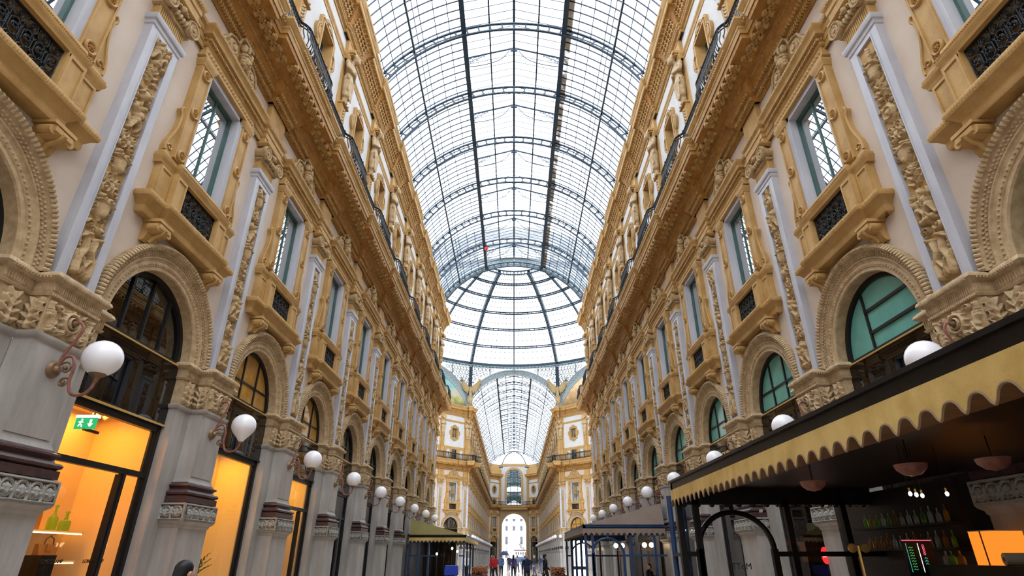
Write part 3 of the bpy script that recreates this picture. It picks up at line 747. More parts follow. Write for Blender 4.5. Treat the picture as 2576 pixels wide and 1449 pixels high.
# ---- attic window in a lobed cartouche
AW = -0.10
def lobed(sc, zc, n=96):
    pts = []
    for i in range(n):
        a = 2*PI*(i+0.5)/n; c, q = math.cos(a), math.sin(a)
        r = min(0.78/max(abs(c), 1e-6), 0.98/max(abs(q), 1e-6))
        r = min(r, 1.16)
        for cx_, cz_, rr in ((0.60, 0, 0.46), (-0.60, 0, 0.46), (0, 0.80, 0.46), (0, -0.80, 0.44), (0.52, 0.70, 0.26), (-0.52, 0.70, 0.26), (0.52, -0.70, 0.26), (-0.52, -0.70, 0.26)):
            bq = cx_*c+cz_*q; dsc = bq*bq-(cx_*cx_+cz_*cz_-rr*rr)
            if dsc > 0: r = max(r, bq+math.sqrt(dsc))
        pts.append((sc*r*c, zc+sc*r*q))
    return pts
def attic_parts(low):
    zc = 18.95; n = 48 if low else 96
    def band(b, s0, d0, s1, d1, mat):
        A, B = lobed(s0, zc, n), lobed(s1, zc, n)
        vs = [(x, d0, z) for x, z in A]+[(x, d1, z) for x, z in B]
        b.add(vs, [(i, (i+1) % n, n+(i+1) % n, n+i) for i in range(n)], mat)
    b = MB()
    band(b, 1.0, AW-0.02, 1.0, AW+0.09, 'ochre'); band(b, 1.0, AW+0.09, 0.96, AW+0.12, 'ochre'); band(b, 0.96, AW+0.12, 0.91, AW+0.12, 'ochre')
    band(b, 0.91, AW+0.12, 0.89, AW+0.08, 'ochre')
    # inner field to the square opening
    A = lobed(0.89, zc, n); vs = [(x, AW+0.08, z) for x, z in A]; sq = []
    for x, z in A:
        dx, dz = x, z-zc; k = min(0.56/max(abs(dx), 1e-6), 0.72/max(abs(dz), 1e-6)); sq.append((dx*k, AW+0.10, zc+dz*k))
    b.add(vs+sq, [(i, (i+1) % n, n+(i+1) % n, n+i) for i in range(n)], 'ochre')
    for (x0, x1, z0, z1) in ((-0.62, -0.54, zc-0.78, zc+0.78), (0.54, 0.62, zc-0.78, zc+0.78), (-0.54, 0.54, zc+0.70, zc+0.78), (-0.54, 0.54, zc-0.78, zc-0.70)):
        b.box(x0, x1, AW-0.40, AW+0.14, z0, z1, 'ochre')
    if not low:
        for i in range(0, n):
            x, z = lobed(0.83, zc, n)[i]
            if abs(x) > 0.66 or abs(z-zc) > 0.82: b.ball((x, AW+0.10, z), 0.032, 0.03, 0.032, 'relief', 6, 4)
        for x, z in lobed(0.985, zc, 120): b.ball((x, AW+0.105, z), 0.018, 0.02, 0.018, 'relief', 5, 3)
    c = MB()
    for sd in (-1, 1):
        c.tube([(sd*x, AW+0.12, z) for x, z in ((0.1, zc+0.86), (0.26, zc+0.98), (0.42, zc+0.88), (0.36, zc+0.80))], 0.03, 'relief', 5)
        c.tube([(sd*x, AW+0.12, z) for x, z in ((0.70, zc+0.3), (0.86, zc+0.2), (0.86, zc-0.2), (0.70, zc-0.3))], 0.03, 'relief', 5)
    c.ball((0, AW+0.12, zc+0.94), 0.12, 0.06, 0.10, 'relief', 8, 5); c.ball((0, AW+0.12, zc-0.92), 0.16, 0.06, 0.10, 'relief', 8, 5)
    f = MB(); D = AW-0.32
    f.box(-0.54, -0.49, D-0.02, D+0.04, zc-0.7, zc+0.7, 'teal_frame'); f.box(0.49, 0.54, D-0.02, D+0.04, zc-0.7, zc+0.7, 'teal_frame'); f.box(-0.02, 0.02, D-0.02, D+0.04, zc-0.7, zc+0.7, 'teal_frame')
    f.box(-0.5, 0.5, D-0.02, D+0.04, zc+0.65, zc+0.7, 'teal_frame')
    q = MB(); q.add([(-0.54, D, zc-0.7), (0.54, D, zc-0.7), (0.54, D, zc+0.7), (-0.54, D, zc+0.7)], [(0,1,2,3)], 'window_glass')
    b.merge(c)
    return [('cartouche_frame', b), ('sash_frame', f, [('pane', q)])]

# ---- blobs joined into one skin (statues, eagles, people)
def blob_mesh(name, caps, voxel, mats, smooth_it=3, matfn=None):
    """caps: (p0, p1, r0, r1) tapered capsules / (c, rx, ry, rz) ellipsoids"""
    b = MB()
    for c in caps:
        if len(c) == 2:
            b.ball(c[0], c[1][0], c[1][1], c[1][2], mats[0], 12, 8)
        else:
            p0, p1 = Vector(c[0]), Vector(c[1]); n = max(2, int((p1-p0).length/(0.5*min(c[2], c[3])))+1)
            b.tube([p0+(p1-p0)*(i/n) for i in range(n+1)], c[2], mats[0], 10, False, c[3])
            b.ball(tuple(p0), c[2], c[2], c[2], mats[0], 10, 6); b.ball(tuple(p1), c[3], c[3], c[3], mats[0], 10, 6)
    me = b.mesh(name+'_raw'); o = bpy.data.objects.new('tmp_blob', me); C.objects.link(o)
    r = o.modifiers.new('r', 'REMESH'); r.mode = 'VOXEL'; r.voxel_size = voxel; r.use_smooth_shade = True
    if smooth_it:
        s = o.modifiers.new('s', 'SMOOTH'); s.iterations = smooth_it; s.factor = 0.5
    dg = bpy.context.evaluated_depsgraph_get()
    ev = o.evaluated_get(dg); out = bpy.data.meshes.new_from_object(ev); out.name = name
    bpy.data.objects.remove(o); bpy.data.meshes.remove(me)
    out.materials.clear()
    for m in mats: out.materials.append(MATS[m])
    if matfn:
        for p in out.polygons: p.material_index = matfn(p.center)
    else:
        out.polygons.foreach_set('material_index', [0]*len(out.polygons))
    out.polygons.foreach_set('use_smooth', [True]*len(out.polygons))
    return out
def statue_mesh(voxel, flip):
    f = -1 if flip else 1; z = 18.30
    P3 = lambda x, y, h: (f*x, y, z+h)
    cs = [((P3(0, 0.30, 2.62)), (0.15, 0.17, 0.2)), (P3(0, 0.18, 2.45), P3(0, 0.08, 2.2), 0.09, 0.13),
          (P3(0, 0.08, 2.12), (0.34, 0.2, 0.2)), (P3(0, 0.12, 1.9), (0.28, 0.2, 0.3)), (P3(0, 0.10, 1.6), (0.24, 0.18, 0.25)),
          # folded arms
          (P3(0.34, 0.1, 2.15), P3(0.42, 0.16, 1.72), 0.105, 0.085), (P3(0.42, 0.16, 1.72), P3(0.02, 0.36, 1.82), 0.085, 0.06),
          (P3(-0.34, 0.1, 2.15), P3(-0.40, 0.18, 1.78), 0.105, 0.085), (P3(-0.40, 0.18, 1.78), P3(-0.05, 0.36, 1.68), 0.085, 0.06),
          (P3(0.0, 0.37, 1.83), (0.07, 0.05, 0.06)), (P3(-0.03, 0.38, 1.68), (0.07, 0.05, 0.06)),
          # hips and drapery
          (P3(0, 0.1, 1.35), (0.33, 0.22, 0.26)), (P3(0.05, 0.12, 1.2), P3(0.12, 0.12, 0.55), 0.24, 0.15), (P3(-0.05, 0.12, 1.2), P3(-0.08, 0.12, 0.55), 0.24, 0.16),
          (P3(0.02, 0.10, 0.55), P3(0.02, 0.06, 0.2), 0.17, 0.12)]
    for i in range(9):
        t = -0.26+0.065*i
        cs.append((P3(t, 0.26, 1.36-0.12*abs(math.sin(i*1.7))), P3(t*0.55+0.03, 0.27, 0.45+0.12*math.sin(i*2.1)), 0.035, 0.03))
    for i in range(4): cs.append((P3(-0.33, 0.2, 1.46-0.05*i), P3(0.33, 0.24, 1.3-0.09*i), 0.04, 0.035))
    cs.append((P3(-0.2, 0.28, 1.2), P3(-0.24, 0.24, 0.7), 0.06, 0.04))
    # feet
    for sd in (-1, 1): cs.append((P3(sd*0.08, 0.1, 0.12), P3(sd*0.1, 0.24, 0.04), 0.06, 0.05))
    # hair, beard, brow, nose
    for i in range(9):
        a = PI*i/8; cs.append(((f*0.17*math.cos(a), 0.28, z+2.66+0.17*math.sin(a)), (0.075, 0.09, 0.075)))
        cs.append(((f*0.14*math.cos(a), 0.18, z+2.68+0.14*math.sin(a)), (0.08, 0.09, 0.08)))
    cs += [(P3(0, 0.44, 2.46), (0.085, 0.07, 0.12)), (P3(0, 0.47, 2.6), (0.03, 0.04, 0.05)), (P3(0, 0.43, 2.68), (0.11, 0.05, 0.03))]
    return blob_mesh('figure', cs, voxel, ['relief_pale'], 2)
def statue_base(low):
    b = MB()
    b.prism([(0.26, 18.35), (0.17, 16.9), (0.30, 16.85), (0.32, 15.0), (-0.32, 15.0), (-0.30, 16.85), (-0.17, 16.9), (-0.26, 18.35)], AW, 0.12, 'ochre')
    b.box(-0.34, 0.34, AW, 0.16, 16.8, 16.92, 'ochre'); b.box(-0.30, 0.30, AW, 0.22, 18.28, 18.36, 'ochre')
    if not low:
        for k in range(6):
            for sd in (-1, 1): b.ball((sd*0.06, 0.13, 17.25+0.16*k), 0.05, 0.05, 0.07, 'relief_pale', 6, 4)
            b.ball((0, 0.15, 17.3+0.16*k), 0.03, 0.05, 0.05, 'relief_pale', 6, 4)
    c = MB(); c.box(-0.36, 0.36, AW, 0.34, 20.98, 21.12, 'ochre'); c.box(-0.30, 0.30, AW, 0.26, 20.9, 21.0, 'ochre')
    return [('herm_pedestal', b), ('abacus', c)]

# ---- wall lamp
def lamp_parts(low, drop=False):
    n = 8 if low else 20
    b = MB(); y0 = PF+0.02
    def sm(pts, k=5):
        out = []
        for i in range(len(pts)-1):
            p0 = pts[max(i-1, 0)]; p1 = pts[i]; p2 = pts[i+1]; p3 = pts[min(i+2, len(pts)-1)]
            for j in range(k):
                t = j/k
                out.append(tuple(0.5*(2*p1[q]+(p2[q]-p0[q])*t+(2*p0[q]-5*p1[q]+4*p2[q]-p3[q])*t*t+(3*p1[q]-p0[q]-3*p2[q]+p3[q])*t**3) for q in range(2)))
        return out+[pts[-1]]
    kk = 2 if low else 5; tn = 5 if low else 8
    upper = sm([(y0+0.08, 4.80), (0.50, 4.81), (0.56, 4.70), (0.50, 4.52), (0.41, 4.32), (0.37, 4.12)], kk)
    b.tube([(0, y, z) for y, z in upper], 0.02, 'copper_pipe', tn)
    lower = sm([(0.37, 4.12), (0.44, 4.26), (0.55, 4.27), (0.62, 4.12), (0.62, 3.90), (0.70, 3.72), (0.86, 3.70), (0.97, 3.80), (1.0, 3.95)], kk)
    b.tube([(0, y, z) for y, z in lower], 0.022, 'copper_pipe', tn)
    if not low:
        for (cy, cz, R, a0, d) in ((0.50, 4.10, 0.10, 2.6, -1), (0.54, 3.88, 0.075, 1.0, 1)):
            b.tube([(0, cy+R*(1-t/20)*math.cos(a0+d*t*0.5), cz+R*(1-t/20)*math.sin(a0+d*t*0.5)) for t in range(18)], 0.015, 'bronze', 6)
            b.ball((0, cy, cz), 0.035, 0.035, 0.035, 'bronze', 8, 5)
    w = MB()
    w.lathe([(0, y0+0.10), (0.04, y0+0.10), (0.06, y0+0.06), (0.10, y0+0.05), (0.12, y0+0.02), (0.13, PF+0.013)], 'bronze', (0, 0, 4.08), n, 'y')
    w2 = MB(); w2.lathe([(0, y0+0.14), (0.03, y0+0.13), (0.05, y0+0.05), (0.06, PF+0.05)], 'bronze', (0, 0, 4.80), n, 'y')
    c = MB(); c.lathe([(0.0, -0.36), (0.03, -0.36), (0.035, -0.32), (0.05, -0.29), (0.11, -0.25), (0.12, -0.23), (0.115, -0.22)], 'bronze', (0, 1.0, 4.25), n)
    g = MB()
    if drop:
        pr = [(0, -0.36), (0.05, -0.33)]+[(0.06+0.2*math.sin(min(1, t/6)*PI/2), -0.30+0.05*t) for t in range(1, 7)]+[(0.26*math.cos(a*PI/12), 0.02+0.25*math.sin(a*PI/12)) for a in range(1, 7)]
        g.lathe(pr, 'globe_white', (0, 1.0, 4.25), 28)
    else:
        g.ball((0, 1.0, 4.25), 0.265, 0.265, 0.265, 'globe_white', 12 if low else 28, 8 if low else 18)
    return [('wall_plate', w), ('upper_plate', w2), ('bracket', b), ('cup', c), ('globe', g)]

# ---- continuous trims along a facade; nb bays, local x from 0 (first pilaster) to nb*P, drawn with x decreasing so that +y is outward
def broken_path(nb, half, step, d0=0.0, ends=True):
    pts = []; L = nb*P
    pts.append((L+half, d0))
    for i in range(nb, -1, -1):
        x = i*P
        pts += [(x+half, d0+0.0), (x+half, d0+step), (x-half, d0+step), (x-half, d0)]
    pts = pts[1:]
    return pts
def lower_cornice(nb, low):
    b = MB()
    pa = broken_path(nb, 0.50, 0.12, 0.05)
    b.sweep(pa, [(0.0, 11.95), (0.03, 11.96), (0.03, 12.10), (0.05, 12.11), (0.05, 12.26), (0.075, 12.28), (0.075, 12.40), (0.11, 12.44), (0.14, 12.50), (0.14, 12.54), (0.0, 12.58)], 'ochre')
    b.sweep([(nb*P+0.5, 0.03), (-0.5, 0.03)], [(0.0, 12.5), (0.0, 13.36)], 'cream')
    for i in range(nb+1): b.box(i*P-0.48, i*P+0.48, -0.02, 0.17, 12.55, 13.36, 'ochre')
    pb = broken_path(nb, 0.62, 0.16, 0.05)
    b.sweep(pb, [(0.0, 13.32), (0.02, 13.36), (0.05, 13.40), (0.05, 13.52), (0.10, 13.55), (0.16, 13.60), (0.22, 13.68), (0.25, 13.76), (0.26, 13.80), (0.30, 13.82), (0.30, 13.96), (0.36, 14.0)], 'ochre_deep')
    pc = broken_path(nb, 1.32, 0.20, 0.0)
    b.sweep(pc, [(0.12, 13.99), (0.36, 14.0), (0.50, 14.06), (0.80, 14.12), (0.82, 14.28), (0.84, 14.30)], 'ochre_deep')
    b.sweep(pc, [(0.84, 14.26), (0.86, 14.40), (0.88, 14.42), (0.88, 14.50), (0.92, 14.54), (0.95, 14.62), (0.98, 14.66), (0.98, 14.74), (0.90, 14.78), (-0.2, 14.80)], 'ochre')
    # running ornament
    def along(path, d, gap, fn):
        for (a, c) in zip(path, path[1:]):
            if abs(a[1]-c[1]) > 1e-6 or abs(a[0]-c[0]) < 0.2: continue
            l = abs(a[0]-c[0]); n = max(1, round(l/gap))
            for i in range(n): fn(a[0]+(c[0]-a[0])*(i+0.5)/n, a[1]+d)
    if not low:
        along(pb, 0.185, 0.105, lambda x, y: b.ball((x, y, 13.63), 0.040, 0.055, 0.072, 'ochre', 6, 4))
        along(pb, 0.065, 0.085, lambda x, y: b.box(x-0.024, x+0.024, y-0.01, y+0.06, 13.40, 13.52, 'ochre'))
        along(pb, 0.305, 0.07, lambda x, y: b.ball((x, y, 13.89), 0.026, 0.03, 0.055, 'ochre', 5, 3))
        along(pa, 0.115, 0.07, lambda x, y: b.ball((x, y, 12.47), 0.026, 0.035, 0.04, 'relief', 5, 4))
        along(pa, 0.052, 0.06, lambda x, y: b.ball((x, y, 12.27), 0.016, 0.03, 0.012, 'ochre', 5, 3))
        along(pc, 0.935, 0.09, lambda x, y: b.ball((x, y, 14.58), 0.034, 0.045, 0.055, 'ochre', 5, 4))
        along(pc, 0.985, 0.07, lambda x, y: b.ball((x, y, 14.70), 0.025, 0.026, 0.034, 'relief', 5, 3))
    m = MB()
    def modillion(x, y):
        z = 14.07
        m.prism_x([(y-0.32, z), (y+0.0, z+0.06), (y+0.0, z-0.03), (y-0.03, z-0.07), (y-0.10, z-0.06), (y-0.16, z-0.03), (y-0.22, z-0.07), (y-0.28, z-0.10), (y-0.36, z-0.02)], x-0.06, x+0.06, 'ochre')
        if low: return
        for k in range(3):
            for sd in (-1, 1): m.ball((x+sd*0.075, y-0.06-0.1*k, z-0.03), 0.04, 0.05, 0.05, 'ochre', 6, 4)
        # rosette between brackets
    def rosette(x, y):
        z = 14.03
        m.ball((x, y-0.16, z-0.005), 0.03, 0.03, 0.055, 'ochre', 6, 4)
        if low: return
        for k in range(6): m.ball((x+0.062*math.cos(k*PI/3), y-0.16+0.062*math.sin(k*PI/3), z), 0.04, 0.04, 0.035, 'ochre', 6, 4)
    along(pc, 0.80, 0.34, modillion)
    for (a, c) in zip(pc, pc[1:]):
        if abs(a[1]-c[1]) > 1e-6 or abs(a[0]-c[0]) < 0.2: continue
        l = abs(a[0]-c[0]); n = max(1, round(l/0.34))
        for i in range(n-1): rosette(a[0]+(c[0]-a[0])*(i+1.0)/n, a[1]+0.80)
    return b, m
def railing_panel(low):
    """one bay of the balcony railing, centred on a pilaster: bowed part over the projecting slab"""
    b = MB(); z0, z1 = 14.80, 15.72
    def plan(x):
        ax = abs(x)
        if ax > 1.34: return 0.84
        t = min(1, (1.34-ax)/0.32); return 0.84+0.22*math.sin(t*PI/2)
    n = 22 if low else 48
    xs = [-P/2+P*i/n for i in range(n+1)]
    for z, r in ((z1, 0.045), (z1-0.14, 0.02), (z0+0.05, 0.03), (z0+0.2, 0.02)):
        b.tube([(x, plan(x), z) for x in xs], r, 'iron', 4 if low else 6)
    nb = 24 if low else 44
    for i in range(nb):
        x = -P/2+P*(i+0.5)/nb; y = plan(x)
        if low: b.tube([(x, y, z0), (x, y, z1)], 0.022, 'iron', 4)
        else:
            belly = 0.10 if abs(x) < 1.3 else 0.02
            b.tube([(x, y, z0), (x, y+belly*0.9, z0+0.25), (x, y+belly, z0+0.38), (x, y+belly*0.3, z0+0.62), (x, y, z1)], 0.019, 'iron', 4)
            if i % 2 == 0:
                b.tube([(x+px, y+0.004, z1-0.07+pz) for px, pz in circ(0, 0, 0.05, 8)][:-1], 0.016, 'iron', 4, True)
                b.tube([(x+px, y+belly*0.7, z0+0.125+pz) for px, pz in circ(0, 0, 0.055, 8)][:-1], 0.017, 'iron', 4, True)
                b.ball((x, y+belly, z0+0.40), 0.035, 0.025, 0.06, 'iron', 6, 4)
    for x in (-1.36, 1.36, -0.45, 0.45):
        y = plan(x); b.tube([(x, y, z0), (x, y, z1+0.06)], 0.03, 'iron', 6); b.ball((x, y, z1+0.08), 0.045, 0.045, 0.045, 'iron', 6, 4)
    return b
def upper_cornice(nb, low):
    b = MB(); A = AW
    # string course, frieze panel, cornice
    ps = broken_path(nb, 0.44, 0.14, A)
    b.sweep(ps, [(0.0, 20.55), (0.03, 20.57), (0.04, 20.66), (0.07, 20.70), (0.09, 20.78), (0.09, 20.84), (0.0, 20.88)], 'ochre')
    blk = MB()
    for i in range(nb+1): blk.box(i*P-0.44, i*P+0.44, A-0.02, A+0.15, 20.86, 21.65, 'ochre')
    b.merge(blk)
    pu = broken_path(nb, 0.87, 0.12, A)
    b.sweep(pu, [(0.0, 21.60), (0.05, 21.62), (0.06, 21.72), (0.12, 21.75), (0.12, 21.86), (0.17, 21.90), (0.17, 22.0)], 'ochre')
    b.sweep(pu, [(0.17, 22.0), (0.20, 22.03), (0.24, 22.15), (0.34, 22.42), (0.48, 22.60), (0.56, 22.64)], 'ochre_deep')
    b.sweep(pu, [(0.56, 22.62), (0.60, 22.66), (0.60, 22.88), (0.64, 22.92), (0.68, 23.06), (0.72, 23.12), (0.72, 23.24), (0.60, 23.30), (-0.3, 23.34), (-0.3, 24.5)], 'ochre')
    def along(path, d, gap, fn):
        for (a, c) in zip(path, path[1:]):
            if abs(a[1]-c[1]) > 1e-6 or abs(a[0]-c[0]) < 0.2: continue
            l = abs(a[0]-c[0]); n = max(1, round(l/gap))
            for i in range(n): fn(a[0]+(c[0]-a[0])*(i+0.5)/n, a[1]+d)
    if not low:
        along(ps, 0.08, 0.075, lambda x, y: b.ball((x, y, 20.75), 0.024, 0.022, 0.04, 'relief', 5, 4))
        along(pu, 0.13, 0.09, lambda x, y: b.box(x-0.026, x+0.026, y-0.02, y+0.03, 21.76, 21.85, 'ochre'))
        along(pu, 0.175, 0.10, lambda x, y: b.ball((x, y, 21.95), 0.036, 0.03, 0.045, 'relief', 6, 4))
        def leafy(x, y):
            b.tube([(x, y+0.20, 22.06), (x, y+0.26, 22.2), (x, y+0.36, 22.42), (x, y+0.48, 22.56), (x, y+0.56, 22.5)], 0.05, 'ochre', 6, False, 0.025)
            for k in range(3):
                for sd in (-1, 1): b.ball((x+sd*0.07, y+0.25+0.08*k, 22.13+0.15*k), 0.045, 0.04, 0.05, 'ochre', 5, 4)
        along(pu, 0.0, 0.26, leafy)
        along(pu, 0.70, 0.08, lambda x, y: b.ball((x, y, 23.09), 0.026, 0.03, 0.045, 'relief', 5, 4))
    return b

# ------------------------------------------------------------------ plain walls with openings
def wall_bays(nb, ext=0.0):
    """local x from 0 to nb*P"""
    b = MB()
    def q(x0, x1, z0, z1, y, mat): b.add([(x0, y, z0), (x1, y, z0), (x1, y, z1), (x0, y, z1)], [(3, 2, 1, 0)], mat)
    for i in range(nb):
        xc = (i+0.5)*P; h = P/2; ra = 1.40
        n = 24
        for k in range(n):
            a0, a1 = PI*k/n, PI*(k+1)/n
            x0, x1 = ra*math.cos(a0), ra*math.cos(a1)
            b.add([(xc+x1, 0, 5.4+ra*math.sin(a1)), (xc+x0, 0, 5.4+ra*math.sin(a0)), (xc+x0, 0, 6.9), (xc+x1, 0, 6.9)], [(3, 2, 1, 0)], 'cream')
        for s0, s1 in ((-h, -ra), (ra, h)): q(xc+s0, xc+s1, 5.4, 6.9, 0, 'cream')
        q(xc-h, xc+h, 6.9, 7.86, 0, 'cream')
        for s0, s1 in ((-h, -0.72), (0.72, h)): q(xc+s0, xc+s1, 7.86, 11.7, 0, 'cream')
        q(xc-h, xc+h, 11.7, 14.8, 0, 'cream')
        y = AW
        q(xc-h, xc+h, 14.7, 18.27, y, 'white_plaster'); q(xc-h, xc+h, 19.63, 23.4, y, 'white_plaster')
        for s0, s1 in ((-h, -0.58), (0.58, h)): q(xc+s0, xc+s1, 18.27, 19.63, y, 'white_plaster')
        # attic base band
        b.box(xc-h, xc+h, y-0.02, y+0.06, 16.62, 16.86, 'ochre')
        for sd in (-1, 1):
            b.box(xc+sd*h-0.46 if sd > 0 else xc-h, xc+h if sd > 0 else xc-h+0.46, y-0.02, y+0.045, 14.8, 20.6, 'ochre')
    return b

# ================================================================== ASSEMBLY
NEAR = range(1, 10)
def origin(side, ya, yb):     # local x=0 of a run from ya to yb on that side
    return ((-WX, yb, 0), -PI/2) if side < 0 else ((WX, ya, 0), PI/2)
L10, L16, L3 = 10, NFAR, 3
wall_near = wall_bays(L10).mesh('wall_near'); wall_far = wall_bays(L16).mesh('wall_far'); wall_dia = wall_bays(L3).mesh('wall_dia')
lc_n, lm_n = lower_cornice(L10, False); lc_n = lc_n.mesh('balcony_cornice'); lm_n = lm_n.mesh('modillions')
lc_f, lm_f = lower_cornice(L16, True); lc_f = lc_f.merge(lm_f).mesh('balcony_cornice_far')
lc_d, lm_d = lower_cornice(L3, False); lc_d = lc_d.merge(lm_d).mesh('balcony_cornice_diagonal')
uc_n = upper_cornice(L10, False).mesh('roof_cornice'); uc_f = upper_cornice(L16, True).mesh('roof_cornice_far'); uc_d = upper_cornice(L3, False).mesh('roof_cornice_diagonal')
rail_n = railing_panel(False).mesh('railing_panel'); rail_f = railing_panel(True).mesh('railing_panel_far')

pil = Proto('carved_pilaster', pilaster_parts(False, 1))
PANELS = [relief_candelabra(sd, 0.5, 5.2, 0.012).mb(0.12, 5.54, 'relief', 'ochre').mesh('relief_panel') for sd in (2, 3, 4, 5)]
pil_far = Proto('carved_pilaster', pilaster_parts(True, 3), True)
pil_mid = Proto('carved_pilaster', pilaster_parts(True, 2))
arch_n = Proto('shop_arch', arch_parts(False)); arch_f = Proto('shop_arch', arch_parts(True), True)
win_n = Proto('aedicule_window', window_parts(False)); win_f = Proto('aedicule_window', window_parts(True), True)
att_n = Proto('cartouche_window', attic_parts(False)); att_f = Proto('cartouche_window', attic_parts(True), True)
ST = [statue_mesh(0.024, False), statue_mesh(0.024, True)]; ST_far = statue_mesh(0.09, False)
herm_n = Proto('caryatid_statue', statue_base(False)); herm_f = Proto('caryatid_statue', statue_base(True))
lamp_n = Proto('wall_lamp', lamp_parts(False)); lamp_d = Proto('wall_lamp', lamp_parts(False, True)); lamp_f = Proto('wall_lamp', lamp_parts(True), True)
STY = {k: Proto('storefront', front_parts(v, False)) for k, v in {
    'bag': dict(lun='dark', mul=3, gold=True, lit=True, door=True), 'yellow': dict(lun='amber', mul=2, lit=True), 'glassdoor': dict(lun='amber', mul=2, lit=True, door=True),
    'plain': dict(lun='dark', mul=2, door=True), 'teal': dict(lun='teal', mul=2, lit=True), 'teal_wide': dict(lun='teal', mul=4, lit=True, gold=True), 'teal_dark': dict(lun='teal', mul=2, door=True)}.items()}
STY_far = {k: Proto('storefront', front_parts(v, True), True) for k, v in {'plain': dict(lun='dark', mul=2, door=True), 'amber': dict(lun='amber', mul=2, door=True)}.items()}

def balcony_door_parts():
    f = MB()
    for x0, x1, z0, z1 in ((-0.62, -0.48, 14.8, 16.45), (0.48, 0.62, 14.8, 16.45), (-0.62, 0.62, 16.45, 16.6)): f.box(x0, x1, AW-0.02, AW+0.08, z0, z1, 'ochre')
    for sd in (-1, 1):
        xa, xb = sorted((sd*0.66, sd*1.9))
        for q in ((xa, xb, 16.42, 16.6), (xa, xb, 14.8, 15.05), (xa, xa+0.12, 15.05, 16.42), (xb-0.5, xb, 15.05, 16.42)): f.box(q[0], q[1], AW-0.02, AW+0.04, q[2], q[3], 'ochre')
    g = MB(); g.box(-0.48, 0.48, AW-0.02, AW+0.02, 14.8, 16.45, 'dark_glass'); h = MB(); h.box(-0.02, 0.02, AW, AW+0.04, 14.8, 16.45, 'teal_frame')
    return [('surround', f), ('pane', g), ('sash_frame', h)]
bdoor = Proto('balcony_window', balcony_door_parts())
def place_statue(proto, fig, loc, rz, label, group):
    o = proto.put(loc, rz, label, 'statue', group)
    obj('figure', fig, o)
    return o
def fac(side, y): return (side*WX, y, 0)
front = {('left', 1): 'bag', ('left', 2): 'yellow', ('left', 3): 'glassdoor', ('right', 1): 'teal_wide', ('right', 2): 'teal'}
TAIL = {'left': 'on the left facade', 'right': 'on the right facade'}
